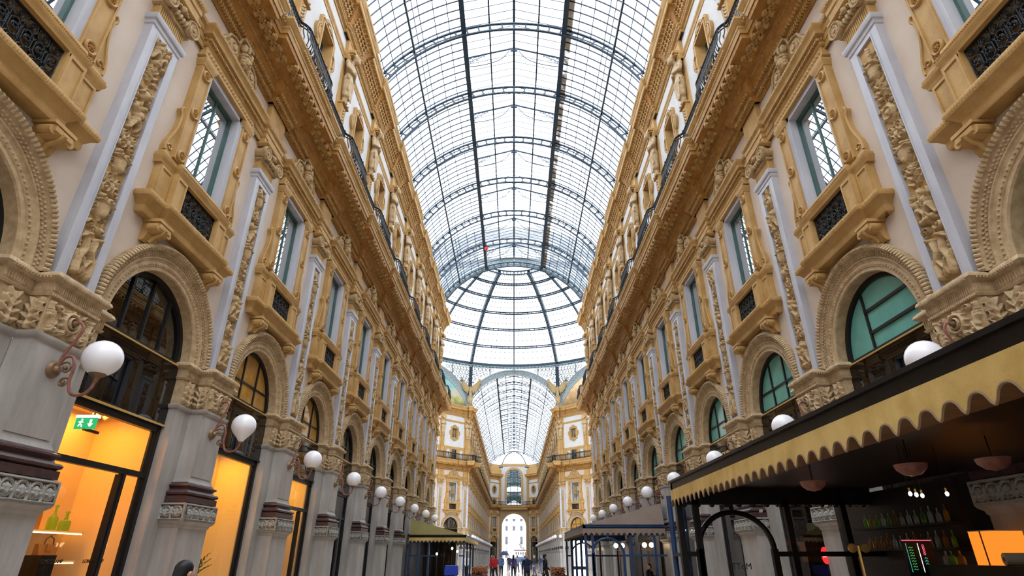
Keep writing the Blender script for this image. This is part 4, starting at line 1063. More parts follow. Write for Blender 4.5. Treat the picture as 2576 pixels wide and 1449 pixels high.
for sname, sd, rz in SIDES:
    T = TAIL[sname]
    loc, r = origin(sd, YP(0), YP(10))
    tagged(obj('wall_'+sname, wall_near, None, loc, r), 'cream plaster wall of the near %s facade, white at attic level' % sname, 'wall', None, 'structure')
    c = obj('balcony_cornice', lc_n, None, loc, r); obj('modillion_row', lm_n, c)
    tagged(c, 'deep ochre balcony cornice with rosettes running along the near %s facade' % sname, 'cornice', 'balcony cornices', 'structure')
    tagged(obj('roof_cornice', uc_n, None, loc, r), 'carved ochre cornice under the glass roof along the near %s facade' % sname, 'cornice', 'roof cornices', 'structure')
    rr = empty('balcony_railing', fac(sd, YP(1)), rz)
    tagged(rr, 'black wrought iron balcony railing along the near %s facade' % sname, 'railing', 'balcony railings')
    for n in range(0, 11): obj('railing_panel', rail_n, rr, (-sd*0 + (YP(n)-YP(1))*(-1 if sd < 0 else 1), 0, 0))
    for n in range(1, 11):
        which = ORD[n]+' from the viewer'
        pil.put(fac(sd, YP(n)), rz, 'pilaster with carved vertical relief and marble edges %s, %s' % (T, which), 'pilaster', 'carved pilasters of the near facades', {'relief_panel': PANELS[(n+(0 if sd < 0 else 2)) % 4]})
        place_statue(herm_n, ST[n % 2], fac(sd, YP(n)), rz, 'stone caryatid under the roof cornice %s, above pilaster %s' % (T, ORD[n]), 'caryatids of the near facades')
        if n < 10:
            dr = sname == 'left' and n == 2
            (lamp_d if dr else lamp_n).put(fac(sd, YP(n)), rz, ('pear-shaped white lamp on a curled bracket, second %s' % T) if dr else 'white globe lamp on curled bracket %s, %s' % (T, which), 'lamp', 'globe lamps of the near facades')
    for n in range(0, 10):
        yc = YP(n)+P/2; which = 'second bay from the viewer' if n == 1 else ORD[n+1]+' bay from the viewer'
        win_n.put(fac(sd, yc), rz, 'crested window with iron grille %s, %s' % (T, which), 'window', 'framed windows of the near facades', None, 'thing')
        arch_n.put(fac(sd, yc), rz, 'carved round arch over a shop %s, %s' % (T, which), 'arch', 'shop arches of the near facades', None, 'thing')
        if n > 0: att_n.put(fac(sd, yc), rz, 'attic window in lobed ochre cartouche %s, %s' % (T, which), 'window', 'cartouche windows of the near facades', None, 'thing')
        st = front.get((sname, n), 'plain' if sname == 'left' else 'teal_dark')
        desc = {'bag': 'black-framed bag shop front lit orange', 'yellow': 'shop front glowing yellow', 'glassdoor': 'shop front with arch pane painted amber-lit'}.get(st, 'black-framed dark shop front' if sname == 'left' else 'shop front with arch pane painted teal-lit')
        STY[st].put(fac(sd, yc), rz, '%s %s, %s' % (desc, T, which), 'shop front', 'shop fronts of the near facades', None, 'thing')
    # far arm
    loc, r = origin(sd, YF(0), YF(NFAR)); T2 = 'on the far %s facade beyond the dome' % sname
    tagged(obj('wall_far_'+sname, wall_far, None, loc, r), 'plaster wall of the far %s facade beyond the dome' % sname, 'wall', None, 'structure')
    tagged(obj('balcony_cornice', lc_f, None, loc, r), 'ochre balcony cornice of the far %s facade beyond the dome' % sname, 'cornice', 'balcony cornices', 'structure')
    tagged(obj('roof_cornice', uc_f, None, loc, r), 'ochre cornice under the far glass vault, %s side' % sname, 'cornice', 'roof cornices', 'structure')
    rr = empty('balcony_railing', fac(sd, YF(0)), rz)
    tagged(rr, 'black iron balcony railing of the far %s facade beyond the dome' % sname, 'railing', 'balcony railings')
    for k in range(NFAR+1): obj('railing_panel', rail_f, rr, ((YF(k)-YF(0))*(-1 if sd < 0 else 1), 0, 0))
    for k in range(NFAR+1):
        w = ORD[k+1]+' from the dome'
        pil_far.put(fac(sd, YF(k)), rz, 'carved pilaster %s, %s' % (T2, w), 'pilaster', 'carved pilasters of the far facades')
        place_statue(herm_f, ST_far, fac(sd, YF(k)), rz, 'caryatid %s, %s' % (T2, w), 'caryatids of the far facades')
        lamp_f.put(fac(sd, YF(k)), rz, 'white globe lamp %s, %s' % (T2, w), 'lamp', 'globe lamps of the far facades')
        if k < NFAR:
            yc = YF(k)+P/2; w = ORD[k+1]+' bay from the dome'
            win_f.put(fac(sd, yc), rz, 'ochre-framed window %s, %s' % (T2, w), 'window', 'framed windows of the far facades', None, 'thing')
            arch_f.put(fac(sd, yc), rz, 'round shop arch %s, %s' % (T2, w), 'arch', 'shop arches of the far facades', None, 'thing')
            att_f.put(fac(sd, yc), rz, 'attic cartouche window %s, %s' % (T2, w), 'window', 'cartouche windows of the far facades', None, 'thing')
            STY_far['plain'].put(fac(sd, yc), rz, 'dark shop front %s, %s' % (T2, w), 'shop front', 'shop fronts of the far facades', None, 'thing')
    # diagonal wall of the octagon facing the viewer
    s2 = math.sqrt(0.5); cx, cy = sd*7.35, OCT1
    dirx, diry = sd*s2, -s2                      # from the corner outwards
    rzd = math.radians(-135) if sd < 0 else math.radians(135)
    def dp(s, d=0.0): return (cx+dirx*s-sd*s2*d, cy+diry*s-s2*d, 0)
    start = dp(0.2) if sd < 0 else dp(0.2+3*P)
    T3 = 'on the octagon wall under the %s mural' % sname
    tagged(obj('wall_octagon_'+sname, wall_dia, None, start, rzd), 'plaster wall of the octagon under the %s mural' % sname, 'wall', None, 'structure')
    tagged(obj('balcony_cornice', lc_d, None, start, rzd), 'ochre balcony cornice of the octagon under the %s mural' % sname, 'cornice', 'balcony cornices', 'structure')
    tagged(obj('roof_cornice', uc_d, None, start, rzd), 'ochre cornice at the foot of the %s mural' % sname, 'cornice', 'roof cornices', 'structure')
    rr = empty('balcony_railing', dp(0.2), rzd); tagged(rr, 'black iron balcony railing of the octagon under the %s mural' % sname, 'railing', 'balcony railings')
    for k in range(4): obj('railing_panel', rail_n, rr, ((k*P) if sd < 0 else (-k*P), 0, 0))
    for k in range(4):
        w = ORD[k+1]+' from the far arm'
        pil_mid.put(dp(0.2+k*P), rzd, 'carved pilaster %s, %s' % (T3, w), 'pilaster', 'carved pilasters of the octagon')
        place_statue(herm_n, ST[k % 2], dp(0.2+k*P), rzd, 'caryatid %s, %s' % (T3, w), 'caryatids of the octagon')
        lamp_f.put(dp(0.2+k*P), rzd, 'white globe lamp %s, %s' % (T3, w), 'lamp', 'globe lamps of the octagon')
        if k < 3:
            q = dp(0.2+(k+0.5)*P)
            win_n.put(q, rzd, 'ochre-framed window %s, %s' % (T3, w), 'window', 'framed windows of the octagon', None, 'thing')
            arch_n.put(q, rzd, 'round shop arch %s, %s' % (T3, w), 'arch', 'shop arches of the octagon', None, 'thing')
            att_n.put(q, rzd, 'lobed attic window %s, %s' % (T3, w), 'window', 'cartouche windows of the octagon', None, 'thing')
            bdoor.put(q, rzd, 'dark low balcony window on the %s octagon wall, %s' % (sname, w), 'window', 'balcony windows of the octagon', None, 'thing')
            STY['yellow' if sd > 0 and k == 0 else 'plain'].put(q, rzd, 'shop front %s, %s' % (T3, w), 'shop front', 'shop fronts of the octagon', None, 'thing')

# ------------------------------------------------------------------ glass vaults
VR, VZ = 7.93, 20.7; A0 = math.radians(28.6); PA = math.acos(2.85/8.3)
def truss_mesh(low):
    b = MB()
    for r, hw, t in ((VR, 0.06, 0.04), (VR+0.47, 0.06, 0.04)):
        n = 24 if low else 48
        vs = []; fs = []
        for i in range(n+1):
            a = A0+(PI-2*A0)*i/n
            for (dr, y) in ((-t, -hw), (t, -hw), (t, hw), (-t, hw)): vs.append(((r+dr)*math.cos(a), y, VZ+(r+dr)*math.sin(a)))
        for i in range(n):
            for j in range(4): fs.append((i*4+j, (i+1)*4+j, (i+1)*4+(j+1) % 4, i*4+(j+1) % 4))
        b.add(vs, fs, 'rib_metal')
    m = 26
    for i in range(m+1):
        a = A0+(PI-2*A0)*i/m; c, s = math.cos(a), math.sin(a)
        def pt(r, w): return (r*c-w*s, VZ+r*s+w*c)
        w = 0.045
        b.prism([pt(VR, -w), pt(VR+0.47, -w), pt(VR+0.47, w), pt(VR, w)], -0.03, 0.03, 'rib_metal')
        if not low:
            for sg in (-1, 1):
                for r0, r1 in ((VR+0.04, VR+0.17), (VR+0.43, VR+0.30)):
                    b.prism([pt(r0, sg*0.02), pt(r1, sg*0.02), pt(r1*0.5+r0*0.5, sg*0.08), pt(r0, sg*0.20)], -0.012, 0.012, 'rib_metal')
    return b.mesh('truss')
def purlins_mesh(L):
    b = MB()
    for a, h in ((PA, 0.16), (PI-PA, 0.16), (math.radians(48), 0.08), (math.radians(132), 0.08)):
        x, z = (VR+0.30)*math.cos(a), VZ+(VR+0.30)*math.sin(a)
        b.box(x-0.05, x+0.05, 0, L, z-h, z+h, 'rib_metal')
        if h > 0.1: b.box(x-0.14, x+0.14, 0, L, z-h-0.03, z-h+0.02, 'rib_metal'); b.box(x-0.10, x+0.10, 0, L, z+h-0.02, z+h+0.02, 'rib_metal')
    for sd in (-1, 1):
        a = math.radians(48); x, z = sd*(VR-0.25)*math.cos(a), VZ+(VR-0.05)*math.sin(a)
        b.box(x-0.018, x+0.018, 0, L, z-0.02, z+0.02, 'rib_metal')
        b.box(sd*6.98-0.06, sd*6.98+0.06, 0, L, 24.35, 24.55, 'rib_metal')
    return b.mesh('purlin')
GR = VR+0.50
def lantern_pts(): return [(2.86, 28.50), (2.86, 29.10), (0, 29.95), (-2.86, 29.10), (-2.86, 28.50)]
def glazing_mesh(L, gm='roof_glass'):
    b = MB(); n = 12
    for s in (0, 1):
        vs = []
        for i in range(n+1):
            a = A0+(PA-A0)*i/n; a = PI-a if s else a
            vs += [(GR*math.cos(a), 0, VZ+GR*math.sin(a)), (GR*math.cos(a), L, VZ+GR*math.sin(a))]
        b.add(vs, [(2*i, 2*i+1, 2*i+3, 2*i+2) for i in range(n)], gm)
    lp = lantern_pts(); vs = []
    for x, z in lp: vs += [(x, 0, z), (x, L, z)]
    b.add(vs, [(2*i, 2*i+1, 2*i+3, 2*i+2) for i in range(4)], gm)
    return b
def bars_mesh(nb_, low):
    """glazing bars of one bay"""
    b = MB(); n = 12 if low else 18; w = 0.025 if not low else 0.045
    for k in range(nb_):
        y = P*(k+0.5)/nb_
        for s in (0, 1):
            vs = []; fs = []
            for i in range(n+1):
                a = A0+(PA-A0)*i/n; a = PI-a if s else a
                for dr, dy in ((-0.06, -w), (-0.06, w), (0.0, w), (0.0, -w)): vs.append(((GR+dr)*math.cos(a), y+dy, VZ+(GR+dr)*math.sin(a)))
            for i in range(n):
                for j in range(4): fs.append((i*4+j, (i+1)*4+j, (i+1)*4+(j+1) % 4, i*4+(j+1) % 4))
            b.add(vs, fs, 'rib_metal')
        lp = lantern_pts()[1:4]
        for (x0, z0), (x1, z1) in zip(lp, lp[1:]):
            b.tube([(x0, y, z0-0.02), (x1, y, z1-0.02)], w, 'rib_metal', 4)
    ln = [A0+(PA-A0)*q for q in ((0.12, 0.24, 0.36, 0.60, 0.74, 0.87) if not low else (0.2, 0.4, 0.7, 0.85))]
    for a in ln:
        for q in (a, PI-a):
            x, z = GR*math.cos(q), VZ+GR*math.sin(q); b.box(x-0.02, x+0.02, 0, P, z-0.025, z+0.006, 'rib_metal')
    for x, z, w2 in ((0, 29.92, 0.07), (1.43, 29.50, 0.045), (-1.43, 29.50, 0.045), (2.86, 29.10, 0.05), (-2.86, 29.10, 0.05)):
        b.box(x-w2, x+w2, 0, P, z-0.05, z+0.02, 'rib_metal')
    return b.mesh('glazing_bars')
def gable_mesh(low):
    b = MB()
    for sd in (-1, 1):
        b.tube([(sd*2.84, 0, 29.02), (0, 0, 29.86)], 0.045, 'rib_metal', 6)
        b.tube([(sd*2.84, 0, 28.25), (sd*2.84, 0, 29.1)], 0.05, 'rib_metal', 6)
        b.tube([(sd*2.84, 0, 28.3)]+[(sd*(2.84-2.3*math.sin(t*PI/16)), 0, 28.3+1.05*(1-math.cos(t*PI/16))**0.8) for t in range(1, 8)]+[(sd*0.3, 0, 29.62)], 0.028, 'rib_metal', 5)
        if not low:
            for x, z, r in ((2.62, 28.86, 0.13), (2.36, 28.98, 0.10), (2.14, 29.08, 0.07), (2.68, 28.62, 0.08), (2.0, 29.14, 0.05), (2.48, 28.76, 0.07), (2.24, 28.90, 0.06), (2.74, 28.46, 0.05), (2.70, 29.0, 0.06), (1.84, 29.2, 0.05)):
                b.tube([(sd*px, 0, pz) for px, pz in circ(x, z, r, 12)][:-1], 0.024, 'rib_metal', 5, True)
    b.box(-0.22, 0.22, -0.04, 0.04, 29.62, 29.88, 'rib_metal')
    return b.mesh('gable')
tr_n, tr_f, ga_n, ga_f = truss_mesh(False), truss_mesh(True), gable_mesh(False), gable_mesh(True)
ba_n, ba_f = bars_mesh(9, False), bars_mesh(3, True)
def vault(name, y0, nb, tr, ga, ba, where):
    L = nb*P
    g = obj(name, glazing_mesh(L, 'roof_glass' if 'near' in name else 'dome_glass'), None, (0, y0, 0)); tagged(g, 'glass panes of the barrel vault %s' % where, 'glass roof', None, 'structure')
    obj('purlin', purlins_mesh(L), g)
    for k in range(nb): obj('glazing_bars', ba, g, (0, k*P, 0))
    for k in range(nb+1):
        tagged(obj('roof_truss', tr, None, (0, y0+k*P, 0)), 'curved blue iron roof truss %s, %s' % (where, ORD[k+1]+' along'), 'roof truss', 'vault trusses '+where)
    for k in range(nb):
        tagged(obj('lantern_frame', ga, None, (0, y0+(k+0.5)*P, 0)), 'gabled iron lantern frame with pierced brackets %s, %s' % (where, ORD[k+1]+' along'), 'roof frame', 'lantern frames '+where)
vault('ceiling_vault_near', YP(1), 9, tr_n, ga_n, ba_n, 'above the near arm')
vault('ceiling_vault_far', YF(0), NFAR, tr_f, ga_f, ba_f, 'above the far arm')
# dirty gutter strip along the right purlin
m, nt, out = new_mat('stained_glass_strip')
d1 = nt.nodes.new('ShaderNodeBsdfTranslucent'); d1.inputs['Color'].default_value = (0.045, 0.03, 0.018, 1)
t1 = nt.nodes.new('ShaderNodeBsdfTransparent'); t1.inputs['Color'].default_value = (0.5, 0.48, 0.45, 1)
nz = nt.nodes.new('ShaderNodeTexNoise'); nz.inputs['Scale'].default_value = 1.6; nz.inputs['Detail'].default_value = 6
rp = nt.nodes.new('ShaderNodeValToRGB'); rp.color_ramp.elements[0].position = 0.50; rp.color_ramp.elements[1].position = 0.85
tc = nt.nodes.new('ShaderNodeTexCoord'); mx = nt.nodes.new('ShaderNodeMixShader')
nt.links.new(tc.outputs['Object'], nz.inputs['Vector']); nt.links.new(nz.outputs['Fac'], rp.inputs['Fac']); nt.links.new(rp.outputs['Color'], mx.inputs['Fac'])
nt.links.new(d1.outputs[0], mx.inputs[1]); nt.links.new(t1.outputs[0], mx.inputs[2]); nt.links.new(mx.outputs[0], out.inputs['Surface'])
b = MB(); pts = [((GR+0.03)*math.cos(PA-q), VZ+(GR+0.03)*math.sin(PA-q)) for q in (0.005, 0.02, 0.035, 0.05)]; vs = []
for x, z in pts: vs += [(x, 0, z), (x, 9*P, z)]
b.add(vs, [(2*i, 2*i+1, 2*i+3, 2*i+2) for i in range(3)], 'stained_glass_strip')
tagged(obj('gutter_strip', b, None, (0, YP(1), 0)), 'brown stained gutter strip along the right edge of the roof lantern', 'gutter')

# ------------------------------------------------------------------ octagon dome
DZ, DR = 21.4, 20.5
ring_r = [18.5, 17.0, 15.15, 13.0, 10.7, 8.3, 5.8]
zr = lambda r: DZ+math.sqrt(DR*DR-r*r)
dome = MB(); n = 64; rows = []
rl = [18.5-12.7*i/14 for i in range(15)]
vs = []
for r in rl:
    for j in range(n): a = 2*PI*j/n; vs.append((r*math.sin(a), r*math.cos(a), zr(r)))
dome.add(vs, [(i*n+j, (i+1)*n+j, (i+1)*n+(j+1) % n, i*n+(j+1) % n) for i in range(14) for j in range(n)], 'dome_glass')
vs = [(0, 0, 43.4)]+[(5.8*math.sin(2*PI*j/n), 5.8*math.cos(2*PI*j/n), zr(5.8)+0.9) for j in range(n)]+[(5.8*math.sin(2*PI*j/n), 5.8*math.cos(2*PI*j/n), zr(5.8)) for j in range(n)]
dome.add(vs, [(0, 1+j, 1+(j+1) % n) for j in range(n)]+[(1+j, 1+n+j, 1+n+(j+1) % n, 1+(j+1) % n) for j in range(n)], 'dome_glass')
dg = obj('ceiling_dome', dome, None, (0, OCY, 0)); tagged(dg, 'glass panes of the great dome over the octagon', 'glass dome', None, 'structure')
b = MB()
for j in range(16*9):
    a = 2*PI*j/(16*9)
    if j % 9 == 0: continue
    b.tube([((r)*math.sin(a), r*math.cos(a), zr(r)-0.03) for r in rl[::2]], 0.034, 'rib_metal', 3)
for i in range(6):
    for q in (0.33, 0.67):
        r = ring_r[i]+(ring_r[i+1]-ring_r[i])*q
        b.tube([(r*math.sin(2*PI*j/n), r*math.cos(2*PI*j/n), zr(r)-0.04) for j in range(n)], 0.028, 'rib_metal', 3, True)
        for j in range(16*9):
            a = 2*PI*j/144; b.ball((r*math.sin(a), r*math.cos(a), zr(r)-0.06), 0.075, 0.075, 0.075, 'rib_metal', 4, 3)
obj('glazing_bars', b, dg)
rib = MB()
def rib_rows(r, w, depth):
    z = zr(r); nx, nz_ = r/DR, (z-DZ)/DR
    return [(sx*w, r-nx*dd, z-nz_*dd) for sx, dd in ((-1, 0.05), (1, 0.05), (1, depth), (-1, depth))]
vs = []
for r in rl: vs += rib_rows(r, 0.20, 0.75)
rib.add(vs, [(i*4+j, (i+1)*4+j, (i+1)*4+(j+1) % 4, i*4+(j+1) % 4) for i in range(14) for j in range(4)], 'rib_metal')
for i in range(40):
    r = 18.4-12.5*i/39; z = zr(r); nx, nz_ = r/DR, (z-DZ)/DR
    rib.ball((0, r-nx*0.77, z-nz_*0.77), 0.10, 0.10, 0.03, 'rib_pale', 6, 3)
rib_me = rib.mesh('dome_rib')
thin = MB(); vs = []
def rr2(r): 
    z = zr(r); nx, nz_ = r/DR, (z-DZ)/DR
    return [(sx*0.09, r-nx*dd, z-nz_*dd) for sx, dd in ((-1, 0.03), (1, 0.03), (1, 0.4), (-1, 0.4))]
for r in rl: vs += rr2(r)
thin.add(vs, [(i*4+j, (i+1)*4+j, (i+1)*4+(j+1) % 4, i*4+(j+1) % 4) for i in range(14) for j in range(4)], 'rib_metal'); thin_me = thin.mesh('dome_rib')
for j in range(16):
    o = obj('dome_rib', rib_me if j % 2 else thin_me, None, (0, OCY, 0), -2*PI*j/16)
    tagged(o, '%s blue iron rib of the dome, %s clockwise from the far centre' % ('broad' if j % 2 else 'slender', ORD[j+1]), 'dome rib', 'ribs of the glass dome')
for i, r in enumerate(ring_r):
    b = MB(); z = zr(r); lo = 0.55 if i in (0, 6) else 0.28
    prof = [(r-0.10, z), (r-0.10, z-lo), (r+0.02, z-lo), (r+0.02, z)]
    b.lathe([(r-0.02, z), (r-0.26, z), (r-0.26, z-0.12), (r-0.02, z-0.12), (r-0.02, z)], 'rib_metal', (0, 0, 0), 64)
    b.lathe([(r-0.02, z-lo), (r-0.26, z-lo), (r-0.26, z-lo-0.12), (r-0.02, z-lo-0.12), (r-0.02, z-lo)], 'rib_metal', (0, 0, 0), 64)
    for j in range(112 if i < 6 else 64):
        a = 2*PI*j/(112 if i < 6 else 64); b.tube([((r-0.12)*math.sin(a), (r-0.12)*math.cos(a), z), ((r-0.12)*math.sin(a), (r-0.12)*math.cos(a), z-lo)], 0.05, 'rib_metal', 4)
    if i == 0:
        b.lathe([(r-0.05, z), (r-0.30, z-0.02), (r-0.30, z-0.42), (r-0.05, z-0.44)], 'rib_metal', (0, 0, 0), 64)
        b.lathe([(r-0.26, z-0.44), (r-0.26, z-0.85)], 'rib_pale', (0, 0, 0), 64)
        for j in range(200):
            a = 2*PI*j/200; b.ball(((r-0.27)*math.sin(a), (r-0.27)*math.cos(a), z-0.64), 0.10, 0.10, 0.12, 'rib_metal', 5, 3)
    tagged(obj('dome_ring', b, None, (0, OCY, 0)), 'horizontal lattice ring of the dome, %s from its base' % ORD[i+1], 'dome ring', 'rings of the glass dome')

# arches and pierced spandrels on the eight sides
def side_arch(hw, D, mural):
    b = MB(); R0 = VR*hw/7.05; z0 = VZ+0.05 if not mural else 24.0+4.35-R0
    R1 = R0+1.0
    a0 = math.acos(min(0.999, hw/R0)) if hw < R0 else 0.3
    n = 48
    b.arch([(R0, 0.0), (R0, 0.25), (R0+0.12, 0.30), (R0+0.14, 0.22), (R1-0.14, 0.22), (R1-0.12, 0.30), (R1, 0.25), (R1, 0)], z0, 'rib_pale', a0, PI-a0, n)
    m = 34
    for i in range(m):
        a = a0+(PI-2*a0)*(i+0.5)/m; r = (R0+R1)/2; x, z = r*math.cos(a), z0+r*math.sin(a)
        b.tube([(px, 0.235, pz) for px, pz in circ(x, z, 0.26, 12)][:-1], 0.05, 'tracery_metal', 4, True)
        b.ball((x, 0.235, z), 0.10, 0.03, 0.10, 'tracery_metal', 6, 3)
        for q in (-0.33, 0.33):
            b.ball(((r+q)*math.cos(a+0.04), 0.23, z0+(r+q)*math.sin(a+0.04)), 0.07, 0.02, 0.07, 'tracery_metal', 5, 3)
    return b, R0, R1, z0, a0
def spandrel(hw, D, R1, z0, a0):
    """glazed panel between the arch back and the dome ring; y is towards the dome centre"""
    n = 24; zt = zr(18.5)-0.8; rt = 18.25
    g = MB(); vs = []
    thm = PI/8
    def pt(t, v):
        x = hw*1.03*t; zb = z0+math.sqrt(max(0, R1*R1-x*x)); zb = min(zb, zt-0.05)
        th = thm*t; xt, yt = rt*math.sin(th), D-rt*math.cos(th)
        return (x+(xt-x)*v, 0.12+(yt-0.12)*v, zb+(zt-zb)*v)
    for i in range(n+1):
        t = -1+2*i/n
        for k in range(5): vs.append(pt(t, k/4))
    g.add(vs, [(i*5+k, (i+1)*5+k, (i+1)*5+k+1, i*5+k+1) for i in range(n) for k in range(4)], 'dome_glass')
    q = MB()
    S = 0.31
    zmin = z0+math.sqrt(max(0, R1*R1-(hw*1.03)**2))
    for row in range(int((zt-zmin)/(S*1.75))+2):
        zz = zmin+row*S*1.75
        for col in range(-int(hw/(S*2))-1, int(hw/(S*2))+2):
            x = col*S*2.02+(S if row % 2 else 0)
            t = x/(hw*1.03)
            if abs(t) > 0.99: continue
            zb = pt(t, 0)[2]
            if zz < zb+S*0.8 or zz > zt-S*0.5: continue
            v = (zz-zb)/(zt-zb); c = pt(t, v); u = pt(t, min(1, v+0.05))
            ex = Vector(pt(min(1, t+0.03), v))-Vector(c); ex.normalize(); ez = Vector(u)-Vector(c); ez.normalize()
            q.tube([tuple(Vector(c)+ex*(S*0.86*math.cos(w*PI/5))+ez*(S*0.86*math.sin(w*PI/5))) for w in range(10)], 0.05, 'tracery_metal', 4, True)
            for w in range(6):
                p_ = Vector(c)+ex*(S*1.12*math.cos(w*PI/3+PI/6))+ez*(S*1.12*math.sin(w*PI/3+PI/6)); q.ball(tuple(p_), 0.085, 0.04, 0.085, 'tracery_metal', 5, 3)
    for t in (-0.55, 0.0, 0.55):
        q.tube([pt(t, 0), pt(t, 1)], 0.11, 'rib_pale', 4)
    q.tube([pt(-1, 0), pt(-1, 1)], 0.3, 'rib_metal', 6); q.tube([pt(1, 0), pt(1, 1)], 0.3, 'rib_metal', 6)
    return g, q
m, nt, out = new_mat('painted_mural')
bs = nt.nodes.new('ShaderNodeBsdfPrincipled'); bs.inputs['Roughness'].default_value = 0.7
tc = nt.nodes.new('ShaderNodeTexCoord'); sp = nt.nodes.new('ShaderNodeSeparateXYZ'); nt.links.new(tc.outputs['Object'], sp.inputs[0])
nz = nt.nodes.new('ShaderNodeTexNoise'); nz.inputs['Scale'].default_value = 1.1; nz.inputs['Detail'].default_value = 8; nt.links.new(tc.outputs['Object'], nz.inputs['Vector'])
ad = nt.nodes.new('ShaderNodeMath'); ad.operation = 'MULTIPLY_ADD'; ad.inputs[1].default_value = 3.6; nt.links.new(nz.outputs['Fac'], ad.inputs[0]); nt.links.new(sp.outputs['Z'], ad.inputs[2])
mr = nt.nodes.new('ShaderNodeMapRange'); mr.inputs['From Min'].default_value = 25.3; mr.inputs['From Max'].default_value = 31.6; nt.links.new(ad.outputs[0], mr.inputs['Value'])
def mural_ramp(cols):
    rp = nt.nodes.new('ShaderNodeValToRGB'); el = rp.color_ramp.elements
    el[0].position = cols[0][0]; el[0].color = (*cols[0][1], 1); el[1].position = cols[-1][0]; el[1].color = (*cols[-1][1], 1)
    for p_, c in cols[1:-1]: e = el.new(p_); e.color = (*c, 1)
    nt.links.new(mr.outputs[0], rp.inputs['Fac']); return rp
rp = mural_ramp([(0.0, (0.20, 0.20, 0.08)), (0.16, (0.42, 0.40, 0.14)), (0.30, (0.50, 0.45, 0.38)), (0.38, (0.36, 0.50, 0.42)), (0.55, (0.10, 0.42, 0.50)), (1.0, (0.02, 0.22, 0.45))])
nt.links.new(rp.outputs['Color'], bs.inputs['Base Color']); nt.links.new(bs.outputs[0], out.inputs['Surface'])
m2 = m.copy(); m2.name = 'painted_mural_warm'; MATS['painted_mural_warm'] = m2; nt = m2.node_tree
rp2 = [x for x in nt.nodes if x.type == 'VALTORGB'][0]
for e, c in zip(rp2.color_ramp.elements, [(0.25, 0.16, 0.08), (0.45, 0.28, 0.12), (0.60, 0.36, 0.20), (0.72, 0.52, 0.30), (0.75, 0.62, 0.40), (0.62, 0.62, 0.50)]): e.color = (*c, 1)
names8 = ['far arm', 'right mural', 'right arm', 'rear right', 'near arm', 'rear left', 'left arm', 'left mural']
cache = {}
for j in range(8):
    diag = j % 2 == 1; hw, D = (8.45, 18.97) if diag else (7.05, AP)
    if diag not in cache:
        b, R0, R1, z0, a0 = side_arch(hw, D, diag); g, q = spandrel(hw, D, R1, z0, a0)
        cache[diag] = (b.mesh('octagon_arch'), g.mesh('spandrel_glazing'), q.mesh('spandrel_tracery'), R0, z0, a0)
    am, gm, qm, R0, z0, a0 = cache[diag]
    th = j*PI/4; loc = (D*math.sin(th), OCY+D*math.cos(th), 0); rz = PI-th
    if j in (3, 5): continue
    o = obj('octagon_arch', am, None, loc, rz); tagged(o, 'pale iron arch with a band of pierced circles above the %s of the octagon' % names8[j], 'arch', 'iron arches of the octagon')
    o = obj('spandrel', gm, None, loc, rz); tagged(o, 'glazed spandrel with round tracery above the %s arch' % names8[j], 'spandrel', 'spandrels of the dome'); obj('tracery', qm, o)
    if diag:
        b = MB(); nn = 40; pts = [((R0+0.05)*math.cos(a0+(PI-2*a0)*i/nn), z0+(R0+0.05)*math.sin(a0+(PI-2*a0)*i/nn)) for i in range(nn+1)]
        b.prism(pts, -0.12, 0.04, 'painted_mural' if j == 7 else 'painted_mural_warm')
        b.arch([(R0-0.28, 0.04), (R0-0.28, 0.16), (R0, 0.18)], z0, 'rib_pale', a0, PI-a0, nn)
        tagged(obj('lunette_mural', b, None, loc, rz), 'painted lunette of %s above the octagon wall' % ('blue sky over a meadow' if j == 7 else 'a pale warm sky over dusky ground'), 'mural', 'lunette murals')
# parapet piers behind the octagon corners and eagles
def eagle_mesh():
    cs = [((0, 0.45, 26.05), (0.30, 0.28, 0.62)), ((0, 0.52, 26.75), (0.17, 0.20, 0.22)), ((0, 0.66, 26.76), (0.06, 0.14, 0.06)), ((0, 0.45, 25.3), (0.22, 0.2, 0.45))]
    for sd in (-1, 1):
        top = [(0.2, 26.4), (0.65, 26.85), (1.2, 27.3), (1.85, 28.05)]
        for a, b_ in zip(top, top[1:]): cs.append(((sd*a[0], 0.38, a[1]), (sd*b_[0], 0.36, b_[1]), 0.15, 0.11))
        for k in range(9):
            t = k/8; x, z = 0.3+1.5*t, 26.5+1.5*t**1.2; l = 0.55+0.75*math.sin(0.35+t*2.3)
            cs.append(((sd*x, 0.38, z), (sd*(x-0.05+0.25*t), 0.32, z-l), 0.13, 0.075))
        cs.append(((sd*0.16, 0.5, 25.6), (sd*0.2, 0.55, 25.05), 0.13, 0.08))
    cs += [((0, 0.42, 24.5), (0.56, 0.16, 0.62)), ((0, 0.56, 24.5), (0.36, 0.1, 0.42)), ((-0.32, 0.45, 24.0), (0.14, 0.12, 0.14)), ((0.32, 0.45, 24.0), (0.14, 0.12, 0.14)), ((0, 0.45, 23.85), (0.14, 0.12, 0.16)), ((-0.36, 0.45, 24.95), (0.15, 0.12, 0.15)), ((0.36, 0.45, 24.95), (0.15, 0.12, 0.15))]
    return blob_mesh('eagle', cs, 0.04, ['gold'], 1)
EG = eagle_mesh()
